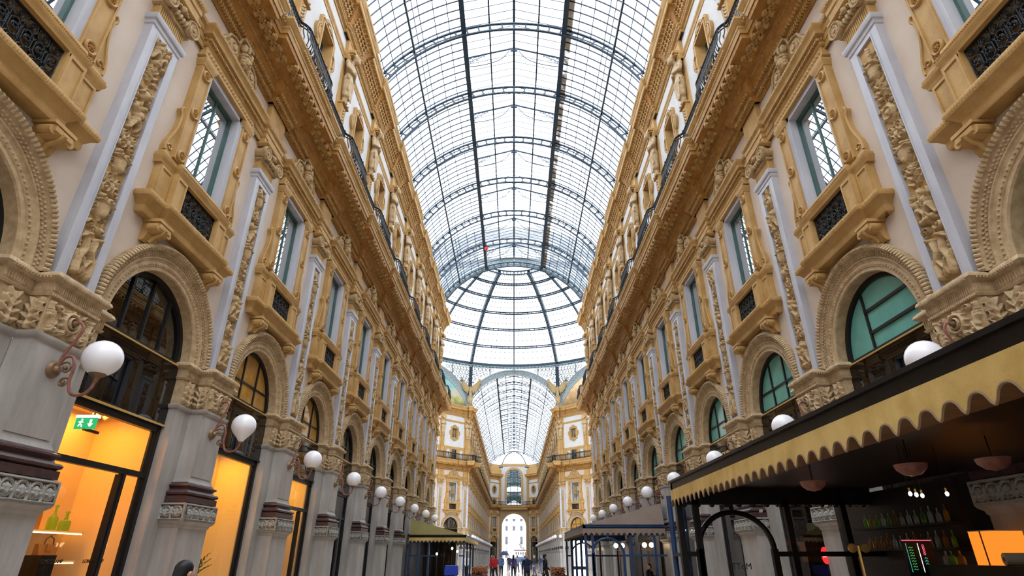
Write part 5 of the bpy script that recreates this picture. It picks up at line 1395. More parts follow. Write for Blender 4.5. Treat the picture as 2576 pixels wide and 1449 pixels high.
for sname, sd, rz in SIDES:
    o = obj('gilded_eagle', EG, None, (sd*7.45+(-sd)*0.25, OCT1-0.75, -0.1), PI-math.atan2(sd*7.45, AP)*1.0)
    o.scale = (0.88, 0.88, 1); tagged(o, 'gilded spread-winged eagle on a shield beside the %s edge of the far arch' % sname, 'statue', 'gilded eagles of the octagon')
    b = MB(); b.box(-0.6, 0.6, -0.3, 0.75, 23.0, 23.5, 'ochre'); b.box(-0.30, 0.30, -0.4, 0.02, 5.4, 23.0, 'ochre'); b.box(-0.30, 0.30, -0.4, 0.02, 0, 5.4, 'pier_marble')
    tagged(obj('trim_corner_'+sname, b, None, (sd*7.32, OCT1+0.05, 0), PI-math.atan2(sd*7.45, AP)), 'ochre corner pier where the far arm meets the octagon, %s side' % sname, 'pier', None, 'structure')

PG = blob_mesh('pigeon', [((0, 0, 0.10), (0.09, 0.17, 0.09)), ((0, 0.13, 0.14), (0, 0.18, 0.22), 0.05, 0.035), ((0, 0.19, 0.23), (0.035, 0.045, 0.035)), ((0, -0.14, 0.08), (0, -0.30, 0.05), 0.05, 0.02), ((0, 0.23, 0.225), (0.012, 0.03, 0.012)), ((0.03, 0, 0.04), (0.03, 0.01, 0.0), 0.015, 0.012), ((-0.03, 0, 0.04), (-0.03, 0.01, 0.0), 0.015, 0.012)], 0.012, ['pigeon_grey'], 2)
for i, sx in enumerate((2.1, 3.2)):
    q = (7.35+sx*math.sqrt(0.5)-0.84*math.sqrt(0.5), OCT1-sx*math.sqrt(0.5)-0.84*math.sqrt(0.5), 15.76)
    tagged(obj('pigeon', PG, None, q, 0.8-1.9*i), 'dark pigeon perched on the octagon railing on the right, %s the far arm' % ('nearer to', 'farther from')[i], 'bird', 'pigeons on the railing')
# ------------------------------------------------------------------ end wall of the far arm
YE = YF(NFAR)
b = MB(); hw = 4.0; Yc = 3.6
def eq(x0, x1, z0, z1, mat, y=0.0): b.add([(x0, y, z0), (x1, y, z0), (x1, y, z1), (x0, y, z1)], [(0, 1, 2, 3)], mat)
ra, zs = 3.4, 9.2; n = 28
for s0, s1 in ((-hw, -ra), (ra, hw)): eq(s0, s1, 0, 14.3, 'relief_pale')
for k in range(n):
    a0_, a1_ = PI*k/n, PI*(k+1)/n
    b.add([(ra*math.cos(a1_), 0, zs+ra*math.sin(a1_)), (ra*math.cos(a0_), 0, zs+ra*math.sin(a0_)), (ra*math.cos(a0_), 0, 14.3), (ra*math.cos(a1_), 0, 14.3)], [(0, 1, 2, 3)], 'relief_pale')
rw, zw = 2.05, 22.6
for s0, s1 in ((-hw, -rw), (rw, hw)): eq(s0, s1, 14.3, 25.6, 'white_plaster')
for k in range(n):
    a0_, a1_ = PI*k/n, PI*(k+1)/n
    b.add([(rw*math.cos(a1_), 0, zw+rw*math.sin(a1_)), (rw*math.cos(a0_), 0, zw+rw*math.sin(a0_)), (rw*math.cos(a0_), 0, 25.6), (rw*math.cos(a1_), 0, 25.6)], [(0, 1, 2, 3)], 'white_plaster')
b.box(-hw, hw, -0.2, 0.1, 25.6, 26.2, 'ochre')
b.arch([(ra, 1.2), (ra, -0.1), (ra+0.1, -0.16), (ra+0.5, -0.2), (ra+0.55, -0.1), (ra+0.6, 0)], zs, 'relief_pale', n=n, stilt=0)
b.box(-hw, hw, -0.85, 0.0, 13.6, 14.3, 'ochre'); b.box(-hw, hw, -1.0, 0.0, 14.3, 14.8, 'ochre')
for sd in (-1, 1): b.box(sd*3.95-0.3, sd*3.95+0.3, -0.25, 0, 0, 13.6, 'relief'); b.box(sd*3.95-0.3, sd*3.95+0.3, -0.2, 0, 14.8, 24.5, 'ochre')
ew = obj('wall_end', b, None, (0, YE+Yc, 0)); tagged(ew, 'end wall of the far arm with tall exit arch and arched window above', 'wall', None, 'structure')
b = MB(); b.arch([(rw, 0.1), (rw, -0.12), (rw+0.6, -0.12), (rw+0.62, 0)], zw, 'ochre', n=n, stilt=16.2)
for i in range(17): a = PI*i/16; b.ball(((rw+0.3)*math.cos(a), -0.12, zw+(rw+0.3)*math.sin(a)), 0.1, 0.05, 0.1, 'relief', 6, 4)
f = MB()
for x in (-1.0, 0, 1.0): f.box(x-0.06, x+0.06, 0.0, 0.1, 14.8, zw+math.sqrt(rw*rw-x*x), 'teal_frame')
for z, h in ((16.6, 0.35), (18.0, 0.05), (20.6, 0.3), (22.3, 0.05)): f.box(-rw, rw, 0.0, 0.1, z-h, z+h, 'teal_frame')
g = MB(); arch_pane(g, rw, 0.08, 14.8, zw, 'window_glass')
Proto('tall_arched_window', [('surround', b), ('mullion_frame', f), ('pane', g)]).put((0, YE+Yc, 0), 0, 'tall green-framed arched window in the end wall above the exit arch', 'window', None, None, 'thing')
rl_ = obj('balcony_railing', rail_f, None, (0, YE+Yc-0.1, 0), PI); rl_.scale = (8.4/P, 1, 1); tagged(rl_, 'black iron railing across the end wall above the exit arch', 'railing', 'balcony railings')
for sname, sd, rz in SIDES:      # angled side bays
    p0 = Vector((sd*WX, YE)); p1 = Vector((sd*hw, YE+Yc)); mid = (p0+p1)/2
    d = (p1-p0).normalized(); nrm = Vector((d.y, -d.x)) if sd < 0 else Vector((-d.y, d.x))
    rzz = math.atan2(nrm.y, nrm.x)-PI/2
    loc = (mid.x, mid.y, 0)
    bb = MB(); bb.merge(wall_bays(1), Matrix.Translation((-P/2, 0, 0)))
    c2, mm2 = lower_cornice(1, True); bb.merge(c2, Matrix.Translation((-P/2, 0, 0))); bb.merge(mm2, Matrix.Translation((-P/2, 0, 0))); bb.merge(upper_cornice(1, True), Matrix.Translation((-P/2, 0, 0)))
    bb.box(-P/2, P/2, -0.3, 0.0, 23.3, 25.9, 'ochre')
    bb.box(-P/2, -1.38, -0.2, 0.02, 0, 5.5, 'pier_marble'); bb.box(1.38, P/2, -0.2, 0.02, 0, 5.5, 'pier_marble')
    tagged(obj('wall_apse_'+sname, bb, None, loc, rzz), 'angled bay of the end wall, %s of the exit arch' % sname, 'wall', None, 'structure')
    T4 = 'in the end wall %s of the exit arch' % sname
    win_f.put(loc, rzz, 'ochre-framed window '+T4, 'window', 'windows of the end wall', None, 'thing'); arch_f.put(loc, rzz, 'round shop arch '+T4, 'arch', 'arches of the end wall', None, 'thing'); att_f.put(loc, rzz, 'attic cartouche window '+T4, 'window', 'attic windows of the end wall', None, 'thing')
    bdoor.put(loc, rzz, 'dark low window behind the railing '+T4, 'window', 'balcony windows of the end wall', None, 'thing')
    STY_far['amber' if sd < 0 else 'plain'].put(loc, rzz, 'shop front with %s arch pane %s' % ('a painted amber-lit' if sd < 0 else 'a dark', T4), 'shop front', 'shop fronts of the end wall', None, 'thing')
    o = obj('balcony_railing', rail_f, None, loc, rzz); tagged(o, 'black iron railing '+T4, 'railing', 'balcony railings')
# half dome over the end
b = MB(); nn = 10; R = VR+0.45
def hd(i, j):
    a = PI*j/12; e = (PI/2)*(i/nn)
    # half dome: sweep the vault arc back
    x = 7.0*math.cos(a); y = 4.2*math.sin(a)
    return (x*math.cos(e), y*math.cos(e), 25.2+4.0*math.sin(e))
vs = [hd(i, j) for i in range(nn+1) for j in range(13)]
b.add(vs, [(i*13+j, i*13+j+1, (i+1)*13+j+1, (i+1)*13+j) for i in range(nn) for j in range(12)], 'roof_glass')
f = MB()
for j in range(0, 13, 2): f.tube([hd(i, j) for i in range(nn+1)], 0.14 if j in (4, 8) else 0.07, 'rib_metal', 5)
for i in range(0, nn, 1): f.tube([hd(i, j) for j in range(13)], 0.05 if i else 0.14, 'rib_metal', 5)
g = obj('ceiling_apse', b, None, (0, YE, 0)); tagged(g, 'glass half dome over the end wall of the far arm', 'glass roof', None, 'structure'); obj('rib_frame', f, g)


# ------------------------------------------------------------------ the gallery behind the viewer (closes it off so light falls from the roof)
b = wall_bays(6)
wr = b.mesh('wall_rear')
for sname, sd, rz in SIDES:
    loc, r = origin(sd, YP(0)-6*P, YP(0))
    tagged(obj('wall_rear_'+sname, wr, None, loc, r), 'plaster wall of the %s facade behind the viewer' % sname, 'wall', None, 'structure')
    tagged(obj('wall_shops_rear_'+sname, (lambda q: (q.box(0, 6*P, -0.5, -0.4, 0, 8, 'black_frame'), q)[1])(MB()), None, loc, r), 'dark shop fronts of the %s facade behind the viewer' % sname, 'wall', None, 'structure')
b = MB(); b.box(-9, 9, YP(0)-6*P-0.3, YP(0)-6*P, 0, 30, 'cream'); tagged(obj('wall_rear', b), 'plaster end wall behind the viewer', 'wall', None, 'structure')
g = obj('ceiling_vault_rear', glazing_mesh(8*P), None, (0, YP(1)-8*P, 0)); tagged(g, 'glass panes of the barrel vault behind the viewer', 'glass roof', None, 'structure')

# ------------------------------------------------------------------ more materials
stone('shop_wall', (0.80, 0.60, 0.34), None, 1, 0.7)
stone('shop_wood', (0.50, 0.28, 0.10), (0.4, 0.2, 0.07), 6, 0.5)
stone('leather', (0.42, 0.20, 0.06), (0.34, 0.15, 0.04), 9, 0.5)
stone('leather_dark', (0.14, 0.06, 0.025), None, 9, 0.45)
stone('bar_wood', (0.016, 0.008, 0.005), (0.008, 0.005, 0.004), 7, 0.45)  # near-black tone; the dimness under the pavilions is put into it
stone('soffit_wood', (0.20, 0.095, 0.035), (0.13, 0.06, 0.022), 5, 0.6, 0, 1, 0.3, 0, (0.4, 6, 1))
stone('yellow_canvas', (0.62, 0.43, 0.15), (0.46, 0.30, 0.08), 2.2, 0.8, 0.1, 60)
stone('olive_canvas', (0.30, 0.25, 0.09), (0.26, 0.215, 0.075), 2, 0.8)
stone('taupe_canvas', (0.27, 0.205, 0.165), (0.23, 0.175, 0.14), 2, 0.8)
stone('canvas_binding', (0.22, 0.14, 0.08), None, 2, 0.8)
stone('blue_paint', (0.022, 0.055, 0.14), (0.015, 0.04, 0.10), 5, 0.35)
stone('black_trim', (0.006, 0.006, 0.006), (0.012, 0.011, 0.011), 8, 0.3)
stone('skin', (0.52, 0.31, 0.21), None, 1, 0.6)
stone('hair_black', (0.008, 0.007, 0.008), None, 1, 0.5)
stone('hair_brown', (0.07, 0.04, 0.02), None, 1, 0.5)
for nm, c in dict(coat_black=(0.012, 0.012, 0.015), coat_navy=(0.014, 0.022, 0.06), coat_red=(0.50, 0.02, 0.03), coat_violet=(0.06, 0.04, 0.16), coat_grey=(0.10, 0.11, 0.13), coat_blue=(0.05, 0.10, 0.22), shirt_white=(0.75, 0.75, 0.75), trousers_dark=(0.02, 0.02, 0.028), trousers_blue=(0.05, 0.07, 0.13), shoe_black=(0.01, 0.01, 0.01)).items(): stone(nm, c, None, 1, 0.8)
stone('leaf_green', (0.03, 0.10, 0.05), (0.02, 0.06, 0.03), 8, 0.45)
stone('stone_white', (0.80, 0.79, 0.77), (0.72, 0.71, 0.70), 1, 0.7)
stone('house_wall', (0.80, 0.76, 0.74), (0.74, 0.70, 0.70), 0.4, 0.8)
stone('roof_pink', (0.65, 0.30, 0.26), None, 1, 0.8)
stone('bark', (0.10, 0.075, 0.07), None, 1, 0.8)
stone('lampshade_cloth', (0.85, 0.45, 0.12), None, 1, 0.8)
stone('paper', (0.75, 0.62, 0.48), None, 1, 0.8)
stone('table_blue', (0.02, 0.05, 0.42), None, 1, 0.6)
stone('menu_black', (0.01, 0.01, 0.012), None, 1, 0.4)
def tinted(name, col, rough=0.05):
    m = stone(name, col, None, 1, rough); b_ = m.node_tree.nodes['Principled BSDF']; b_.inputs['Transmission Weight'].default_value = 0.85; b_.inputs['IOR'].default_value = 1.3
tinted('green_glass', (0.35, 0.80, 0.10)); tinted('amber_glass', (0.8, 0.40, 0.08)); tinted('clear_bottle', (0.85, 0.9, 0.9))
emit('lamp_warm', (1.0, 0.72, 0.38), 9); emit('bulb_white', (1.0, 0.92, 0.75), 14); emit('shade_glow', (1.0, 0.27, 0.025), 0.95); emit('sign_green', (0.04, 0.55, 0.18), 0.9); emit('sign_white', (0.9, 1.0, 0.9), 3)
emit('neon_pink', (1.0, 0.12, 0.22), 1.1); emit('neon_cyan', (0.08, 0.75, 0.65), 0.6); emit('neon_green', (0.1, 0.8, 0.25), 0.5); emit('neon_red', (1.0, 0.02, 0.02), 1.6); emit('copper_glow', (0.9, 0.28, 0.12), 0.35)

# ------------------------------------------------------------------ lit shops on the left
def area(name, loc, sx, sy, watts, col, rot=(0, 0, 0)):
    l = bpy.data.lights.new(name, 'AREA'); l.shape = 'RECTANGLE'; l.size = sx; l.size_y = sy; l.energy = watts; l.color = col
    o = bpy.data.objects.new(name, l); C.objects.link(o); o.location = loc; o.rotation_euler = rot; return o
def room(name, x0, x1, y0, y1, h, wall, label, open_x):
    b = MB(); t = 0.06; xs = sorted((x0, x1))
    back = x0 if open_x == x1 else x1
    b.box(*sorted((back, back+(t if back < open_x else -t))), y0, y1, 0, h, wall)
    b.box(xs[0], xs[1], y0, y0+t, 0, h, wall); b.box(xs[0], xs[1], y1-t, y1, 0, h, wall)
    b.box(xs[0], xs[1], y0, y1, h, h+t, wall); b.box(xs[0], xs[1], y0, y1, 0.0, 0.02, 'shop_wood' if wall == 'shop_wall' else wall)
    return tagged(obj(name, b), label, 'shop interior', None, 'structure')
LX = -WX-0.46
for n, dep in ((1, 9.15), (2, 8.75), (3, 8.75)):
    room('wall_shop_%d' % n, -dep, LX, YP(n)+0.35, YP(n+1)-0.35, 4.35, 'shop_wall', 'cream interior of the lit shop, %s bay of the left facade' % ORD[n+1], LX)
    area('shop_light', ((-dep+LX)/2-0.1, YP(n)+P/2, 4.28), 0.9, 3.2, {1: 95, 2: 75, 3: 50}[n], (1.0, 0.44, 0.06) if n == 1 else (1.0, 0.58, 0.10))
SX = -8.75
def slab(name, x0, x1, y0, y1, z0, z1, mat, label, cat, group=None):
    b = MB(); b.box(x0, x1, y0, y1, z0, z1, mat); return tagged(obj(name, b), label, cat, group)
slab('wall_shelf', -9.09, -8.55, 10.55, 12.15, 2.00, 2.04, 'shop_wall', 'upper wall shelf in the bag shop carrying green bottles', 'shelf', 'shelves of the bag shop')
slab('wall_shelf', -9.09, -8.55, 10.55, 12.15, 1.49, 1.53, 'shop_wall', 'lower wall shelf in the bag shop under the green bottles', 'shelf', 'shelves of the bag shop')
slab('display_plinth', -8.2, -7.8, 10.25, 10.6, 0.02, 1.62, 'black_frame', 'tall black display plinth just inside the bag shop window', 'plinth')
for z, l in ((2.00, 'upper'), (1.49, 'lower')): slab('shelf_light', -8.56, -8.54, 10.6, 12.1, z-0.015, z, 'lamp_warm', 'thin light strip under the %s shelf of the bag shop' % l, 'lamp', 'shelf light strips')
def bottle(loc, h, r, glass, label, group, stopper=True):
    b = MB(); b.lathe([(0, 0.0), (r, 0.0), (r, h*0.42), (r*0.9, h*0.50), (r*0.35, h*0.60), (r*0.26, h*0.66), (r*0.26, h*0.86), (0, h*0.86)], glass, (0, 0, 0), 16)
    o = obj('bottle', b, None, loc); tagged(o, label, 'bottle', group)
    if stopper:
        s_ = MB(); s_.ball((0, 0, h*0.93), r*0.42, r*0.42, h*0.075, glass, 10, 6); obj('stopper', s_, o)
    return o
bottle((SX, 11.50, 2.04), 0.46, 0.085, 'green_glass', 'taller green glass bottle with ball stopper on the shop shelf', 'green bottles')
bottle((SX+0.08, 11.72, 2.04), 0.36, 0.10, 'green_glass', 'shorter squat green glass bottle with ball stopper on the shop shelf', 'green bottles')
def handbag(loc, w, h, mat, label):
    b = MB(); b.add([(-0.07, -w/2, 0), (0.07, -w/2, 0), (0.07, w/2, 0), (-0.07, w/2, 0), (-0.035, -w*0.58, h), (0.035, -w*0.58, h), (0.035, w*0.58, h), (-0.035, w*0.58, h)], [(3,2,1,0),(4,5,6,7),(0,1,5,4),(1,2,6,5),(2,3,7,6),(3,0,4,7)], mat)
    o = obj('handbag', b, None, loc); tagged(o, label, 'bag', 'handbags in the bag shop')
    k = MB(); k.tube([(0.03, -w*0.28, h*0.95), (0.03, -w*0.24, h*1.3), (0.03, 0, h*1.5), (0.03, w*0.24, h*1.3), (0.03, w*0.28, h*0.95)], 0.012, 'leather_dark', 6); obj('handle', k, o)
    k = MB(); k.box(0.045, 0.06, -w*0.12, w*0.12, h*0.55, h*1.0, mat); obj('flap', k, o)
handbag((SX, 10.95, 2.04), 0.36, 0.30, 'leather', 'tan handbag on the upper shelf beside the green bottles')
handbag((SX, 11.55, 1.53), 0.42, 0.28, 'leather', 'tan handbag with arched handle on the lower shop shelf')
handbag((SX, 10.82, 1.53), 0.36, 0.26, 'leather_dark', 'dark brown handbag at the near end of the lower shelf')
e = empty('exit_sign', (-8.15, 10.75, 3.78)); e.scale = (1.25, 1.25, 1.25); tagged(e, 'green lit emergency exit sign hanging from the shop ceiling', 'sign')
b = MB(); b.box(-0.02, 0.02, -0.02, 0.30, -0.02, 0.02, 'black_frame'); b.box(-0.01, 0.01, 0.1, 0.12, 0, 0.5, 'black_frame'); obj('housing', b, e)
b = MB(); b.box(-0.16, 0.16, -0.02, 0.0, 0.0, 0.17, 'sign_green'); obj('panel', b, e)
b = MB(); b.box(-0.17, 0.17, -0.03, 0.03, 0.17, 0.21, 'sign_white'); obj('light_bar', b, e)
b = MB()
b.prism([(0.06, 0.14), (0.09, 0.14), (0.09, 0.08), (0.115, 0.08), (0.075, 0.03), (0.035, 0.08), (0.06, 0.08)], -0.026, -0.021, 'sign_white')
for q in ([(-0.10, 0.04), (-0.075, 0.08), (-0.07, 0.12)], [(-0.075, 0.08), (-0.05, 0.06), (-0.045, 0.03)], [(-0.07, 0.115), (-0.04, 0.10)], [(-0.07, 0.115), (-0.105, 0.10)]): b.tube([(x, -0.024, z) for x, z in q], 0.008, 'sign_white', 5)
b.ball((-0.062, -0.024, 0.14), 0.014, 0.006, 0.014, 'sign_white', 8, 5); obj('pictogram', b, e)
for i, (y, lab) in enumerate(((11.2, 'nearer'), (11.5, 'farther'))):
    e = empty('spotlight', (-8.3, y, 4.33)); tagged(e, 'small white ceiling spotlight in the bag shop, the %s of two' % lab, 'lamp', 'shop spotlights')
    b = MB(); b.tube([(0, 0, 0.0), (0, 0, -0.08)], 0.012, 'globe_white', 6); obj('stem', b, e)
    b = MB(); b.tube([(0, 0.02, -0.08), (-0.06, -0.05, -0.20)], 0.045, 'globe_white', 10); obj('barrel', b, e)
FONT = None
def text_mesh(t, size, mat, depth=0.004, mirror=False):
    cu = bpy.data.curves.new('lettering', 'FONT'); cu.body = t; cu.size = size; cu.extrude = depth; cu.align_x = 'CENTER'
    o = bpy.data.objects.new('tmp_text', cu); C.objects.link(o); dgx = bpy.context.evaluated_depsgraph_get()
    me = bpy.data.meshes.new_from_object(o.evaluated_get(dgx)); bpy.data.objects.remove(o)
    M = Matrix.Rotation(PI/2, 4, 'X')
    if mirror: M = Matrix.Scale(-1, 4, (1, 0, 0)) @ M
    me.transform(M); me.materials.clear(); me.materials.append(MATS[mat]); me.name = 'lettering'
    return me
for y, lab in ((10.9, 'right-hand'), (9.9, 'left-hand')):
    o = obj('lettering', text_mesh('LONGCHAMP', 0.085, 'black_frame'), None, (-WX-0.255, y, 1.50), PI/2); tagged(o, 'small dark shop lettering on the %s glass of the bag shop' % lab, 'lettering', 'glass lettering of the bag shop')
def plant(loc, label):
    e = empty('potted_palm', loc); tagged(e, label, 'plant')
    b = MB(); b.lathe([(0, 0), (0.14, 0), (0.18, 0.32), (0.16, 0.33), (0, 0.30)], 'black_gloss', (0, 0, 0), 16); obj('pot', b, e)
    f = MB(); rnd = random.Random(3)
    for k in range(8):
        a = 2*PI*k/8+0.3; L = rnd.uniform(0.5, 0.8); pts = []
        for i in range(9):
            t = i/8; pts.append(Vector((math.cos(a)*L*0.55*t*t+0.02*math.cos(a), math.sin(a)*L*0.55*t*t, 0.3+L*1.35*t-0.25*t*t)))
        f.tube(pts, 0.012, 'leaf_green', 5, False, 0.004)
        for i in range(2, 9):
            p_, d = pts[i], (pts[i]-pts[i-1]).normalized(); sdv = d.cross(Vector((0, 0, 1))); sdv = sdv.normalized() if sdv.length > 1e-3 else Vector((1, 0, 0))
            for sg in (-1, 1):
                t = p_+sdv*(sg*0.16*(1.05-i/9))+d*0.10; m_ = (p_+t)/2+Vector((0, 0, 0.02)); wv = d*0.034
                f.add([tuple(p_-wv), tuple(m_-wv), tuple(t), tuple(m_+wv), tuple(p_+wv)], [(0, 1, 2, 3, 4)], 'leaf_green')
    obj('fronds', f, e)
slab('window_podium', -8.2, -7.58, 13.9, 16.9, 0.02, 0.55, 'shop_wall', 'low cream podium in the yellow shop window', 'podium')
plant((-7.85, 15.3, 0.55), 'green palm in a black pot inside the yellow shop window')

# ------------------------------------------------------------------ lettering on right hand sign bands
for n, t, u in ((3, 'CHANEL', -0.55), (5, 'DIOR', 0.3)):
    o = obj('lettering', text_mesh(t, 0.34, 'brass_strip', 0.01), None, (WX+0.13, YP(n)+P/2+u, 4.62), -PI/2)
    tagged(o, 'gold shop name lettering on the black band, %s bay of the right facade' % ORD[n+1], 'lettering', 'gold band letterings')

# ------------------------------------------------------------------ cafe pavilions
def valance(path, z0, zt, mat, pitch=0.24):
    b = MB()
    for (xa, ya), (xb, yb) in zip(path, path[1:]):
        L = math.hypot(xb-xa, yb-ya); n = max(2, round(L/pitch)); dx, dy = (xb-xa)/L, (yb-ya)/L; nx, ny = dy, -dx
        def P3(s, d, z): return (xa+dx*s+nx*d, ya+dy*s+ny*d, z)
        for i in range(n):
            p = L/n; s0 = i*p; m = 16
            top = []; bot = []
            for k in range(m+1):
                t = k/m; q = abs(2*t-1)         # arch-shaped notch, pointed tails
                zb = z0+(zt-z0)*(0.14+0.24*(1-(q/0.66)**2.4)) if q < 0.66 else z0+(zt-z0)*0.14*(1-((q-0.66)/0.34)**0.7)
                top.append(P3(s0+p*t, 0.0, zt)); bot.append(P3(s0+p*t, 0.006*math.sin(t*PI*2), zb))
            b.add(top+bot, [(k, k+1, m+2+k, m+1+k) for k in range(m)], mat)
            b.tube(bot, 0.010, 'canvas_binding', 4)
    return b
def pavilion(x_in, x_out, y0, y1, zt, ridge, canvas, trim, label, frame_mat, faces):
    """x_in: edge towards the middle of the gallery; x_out: edge at the facade"""
    e = empty('cafe_pavilion', ((x_in+x_out)/2, (y0+y1)/2, 0)); tagged(e, label, 'pavilion', 'cafe pavilions')
    M = Matrix.Translation((-(x_in+x_out)/2, -(y0+y1)/2, 0))
    def part(name, b, parent=e):
        me = b.mesh(name); me.transform(M); return obj(name, me, parent)
    b = MB(); hy = min(1.0, (y1-y0)*0.2)
    A = [(x_in, y0, zt), (x_out, y0, zt), (x_out, y1, zt), (x_in, y1, zt)]; R0_, R1_ = (x_out, y0+hy*0.25, ridge), (x_out, y1-hy, ridge)
    th = 0.03
    V = A+[R0_, R1_]; b.add(V+[(x, y, z+th) for x, y, z in V], [(0, 4, 1), (2, 5, 3), (0, 3, 5, 4), (6, 7, 10), (8, 9, 11), (6, 10, 11, 9)], canvas)
    part('canvas_roof', b)
    s = 1 if x_out > x_in else -1; o_ = 0.05
    b = MB()
    b.box(*sorted((x_in-s*o_, x_in+s*0.06)), y0-o_, y1+o_, zt-0.13, zt+0.03, trim); b.box(*sorted((x_in-s*o_, x_out)), y0-o_, y0+0.06, zt-0.13, zt+0.03, trim); b.box(*sorted((x_in-s*o_, x_out)), y1-0.06, y1+o_, zt-0.13, zt+0.03, trim)
    b.box(*sorted((x_in-s*0.08, x_in)), y0-0.08, y1+0.08, zt+0.0, zt+0.04, trim); b.box(*sorted((x_in-s*0.08, x_out)), y0-0.08, y0, zt+0.0, zt+0.04, trim)
    part('fascia', b)
    b = valance([(x_in-s*0.062, y0-0.062), (x_in-s*0.062, y1+0.062)], zt-0.40, zt-0.12, faces['valance'])
    b.merge(valance([(x_in-s*0.062, y0-0.062), (x_out, y0-0.062)], zt-0.40, zt-0.12, faces['valance']))
    b.merge(valance([(x_in-s*0.062, y1+0.062), (x_out, y1+0.062)], zt-0.40, zt-0.12, faces['valance']))
    part('scalloped_valance', b)
    b = MB(); b.box(*sorted((x_in+s*0.06, x_out)), y0+0.06, y1-0.06, zt-0.10, zt-0.06, faces.get('ceil', 'bar_wood')); part('ceiling_boards', b)
    for ye in faces['ends']:
        plain = faces.get('plain'); b = MB(); cxa = x_in+s*0.98; r = 0.66
        b.box(*sorted((x_in, x_out)), ye-0.05, ye+0.05, zt-0.37, zt-0.08, frame_mat)
        for d in ((0.04, 2.25, 2.85, 3.45) if plain else (0.04, 0.34, 1.98, 3.0)): b.box(*sorted((x_in+s*d-0.05, x_in+s*d+0.05)), ye-0.05, ye+0.05, 0, zt-0.3, frame_mat)
        if not plain: b.tube([(cxa+s*r*1.0*math.cos(t*PI/20), ye, 1.70+(zt-0.50-1.70)*math.sin(t*PI/20)) for t in range(21)], 0.05, frame_mat, 6)
        for q in (-1, 1) if not plain else (): b.box(cxa+q*r-0.05, cxa+q*r+0.05, ye-0.05, ye+0.05, 0, 1.72, frame_mat)
        b.box(cxa-0.04, cxa+0.04, ye-0.04, ye+0.04, zt-0.5, zt-0.35, frame_mat)
        b.box(*sorted((x_in+s*1.66, x_out)), ye-0.035, ye+0.035, 1.60, 1.68, frame_mat); b.box(*sorted((x_in, x_in+s*0.34)), ye-0.035, ye+0.035, 1.60, 1.68, frame_mat)
        b.box(*sorted((x_in, x_out)), ye-0.04, ye+0.04, 0.0, 0.5, frame_mat)
        for i in range(14): b.ball((x_in+s*(0.15+0.25*i), ye, zt-0.37), 0.05, 0.02, 0.045, frame_mat, 8, 4)
        fr = part('end_frame', b)
        g = MB(); g.add([(x_in, ye, 0.5), (x_out, ye, 0.5), (x_out, ye, zt-0.37), (x_in, ye, zt-0.37)], [(0, 1, 2, 3)], 'shop_glass'); part('glass_panel', g, fr)
    for yp in faces['posts']:
        b = MB()
        for q in (0.0, 0.16): b.tube([(x_in+s*(0.05+q*0.2), yp+q, 0), (x_in+s*(0.05+q*0.2), yp+q, zt-0.12)], 0.045, frame_mat, 8)
        b.box(*sorted((x_in-s*0.02, x_in+s*0.14)), yp-0.07, yp+0.23, 0, 0.5, frame_mat)
        part('post', b)
    return e, part
pv, _ = pavilion(2.95, 6.5, -4.0, 10.9, 2.82, 3.72, 'taupe_canvas', 'black_trim', 'near cafe pavilion with yellow scalloped valance and black fascia on the right', 'black_trim', dict(valance='yellow_canvas', ends=(10.9,), posts=(), ceil='bar_wood'))
M_ = Matrix.Translation((-(2.95+6.5)/2, -(10.9-4)/2, 0))
b = MB(); b.box(3.0, 3.75, -3.9, 10.8, 2.66, 2.70, 'soffit_wood'); me = b.mesh('soffit_board'); me.transform(M_); obj('soffit_board', me, pv)
b = MB()
for x, y in ((3.0, 11.0), (3.16, 11.25), (3.0, 11.55)): b.tube([(x, y, 0), (x, y, 2.66)], 0.05, 'blue_paint', 8)
b.box(2.95, 3.2, 11.0, 11.5, 1.60, 1.66, 'black_trim')
me = b.mesh('corner_posts'); me.transform(M_); obj('corner_posts', me, pv)
pavilion(3.05, 6.55, 26.5, 36.2, 2.82, 3.72, 'taupe_canvas', 'blue_paint', 'second cafe pavilion with taupe canvas and blue posts on the right', 'blue_paint', dict(valance='taupe_canvas', ends=(26.5, 36.2), posts=(28.6, 31.0, 33.4), ceil='soffit_wood'))
pavilion(-3.08, -6.6, 38.6, 51.5, 2.80, 3.76, 'olive_canvas', 'black_trim', 'cafe pavilion with olive canvas roof on the left', 'blue_paint', dict(valance='yellow_canvas', ends=(38.6,), posts=(41.5, 44.5, 47.5), ceil='bar_wood', plain=True))
slab('dark_backing', -6.55, -6.45, 38.7, 51.4, 0.0, 2.7, 'bar_wood', 'added dark panel standing for shade along the wall side of the left pavilion', 'panel')  # two added dark sheets stand in for shade inside the pavilion
slab('dark_backing', -6.4, -4.4, 47.0, 47.1, 0.0, 2.7, 'bar_wood', 'added dark sheet standing for shade inside the left pavilion', 'panel')
me = text_mesh('MoTTa', 0.14, 'black_trim', 0.003, True)
o = obj('lettering', me, None, (3.95, 10.935, 1.40), 0); tagged(o, 'black cafe name lettering on the end glass of the near pavilion', 'lettering')

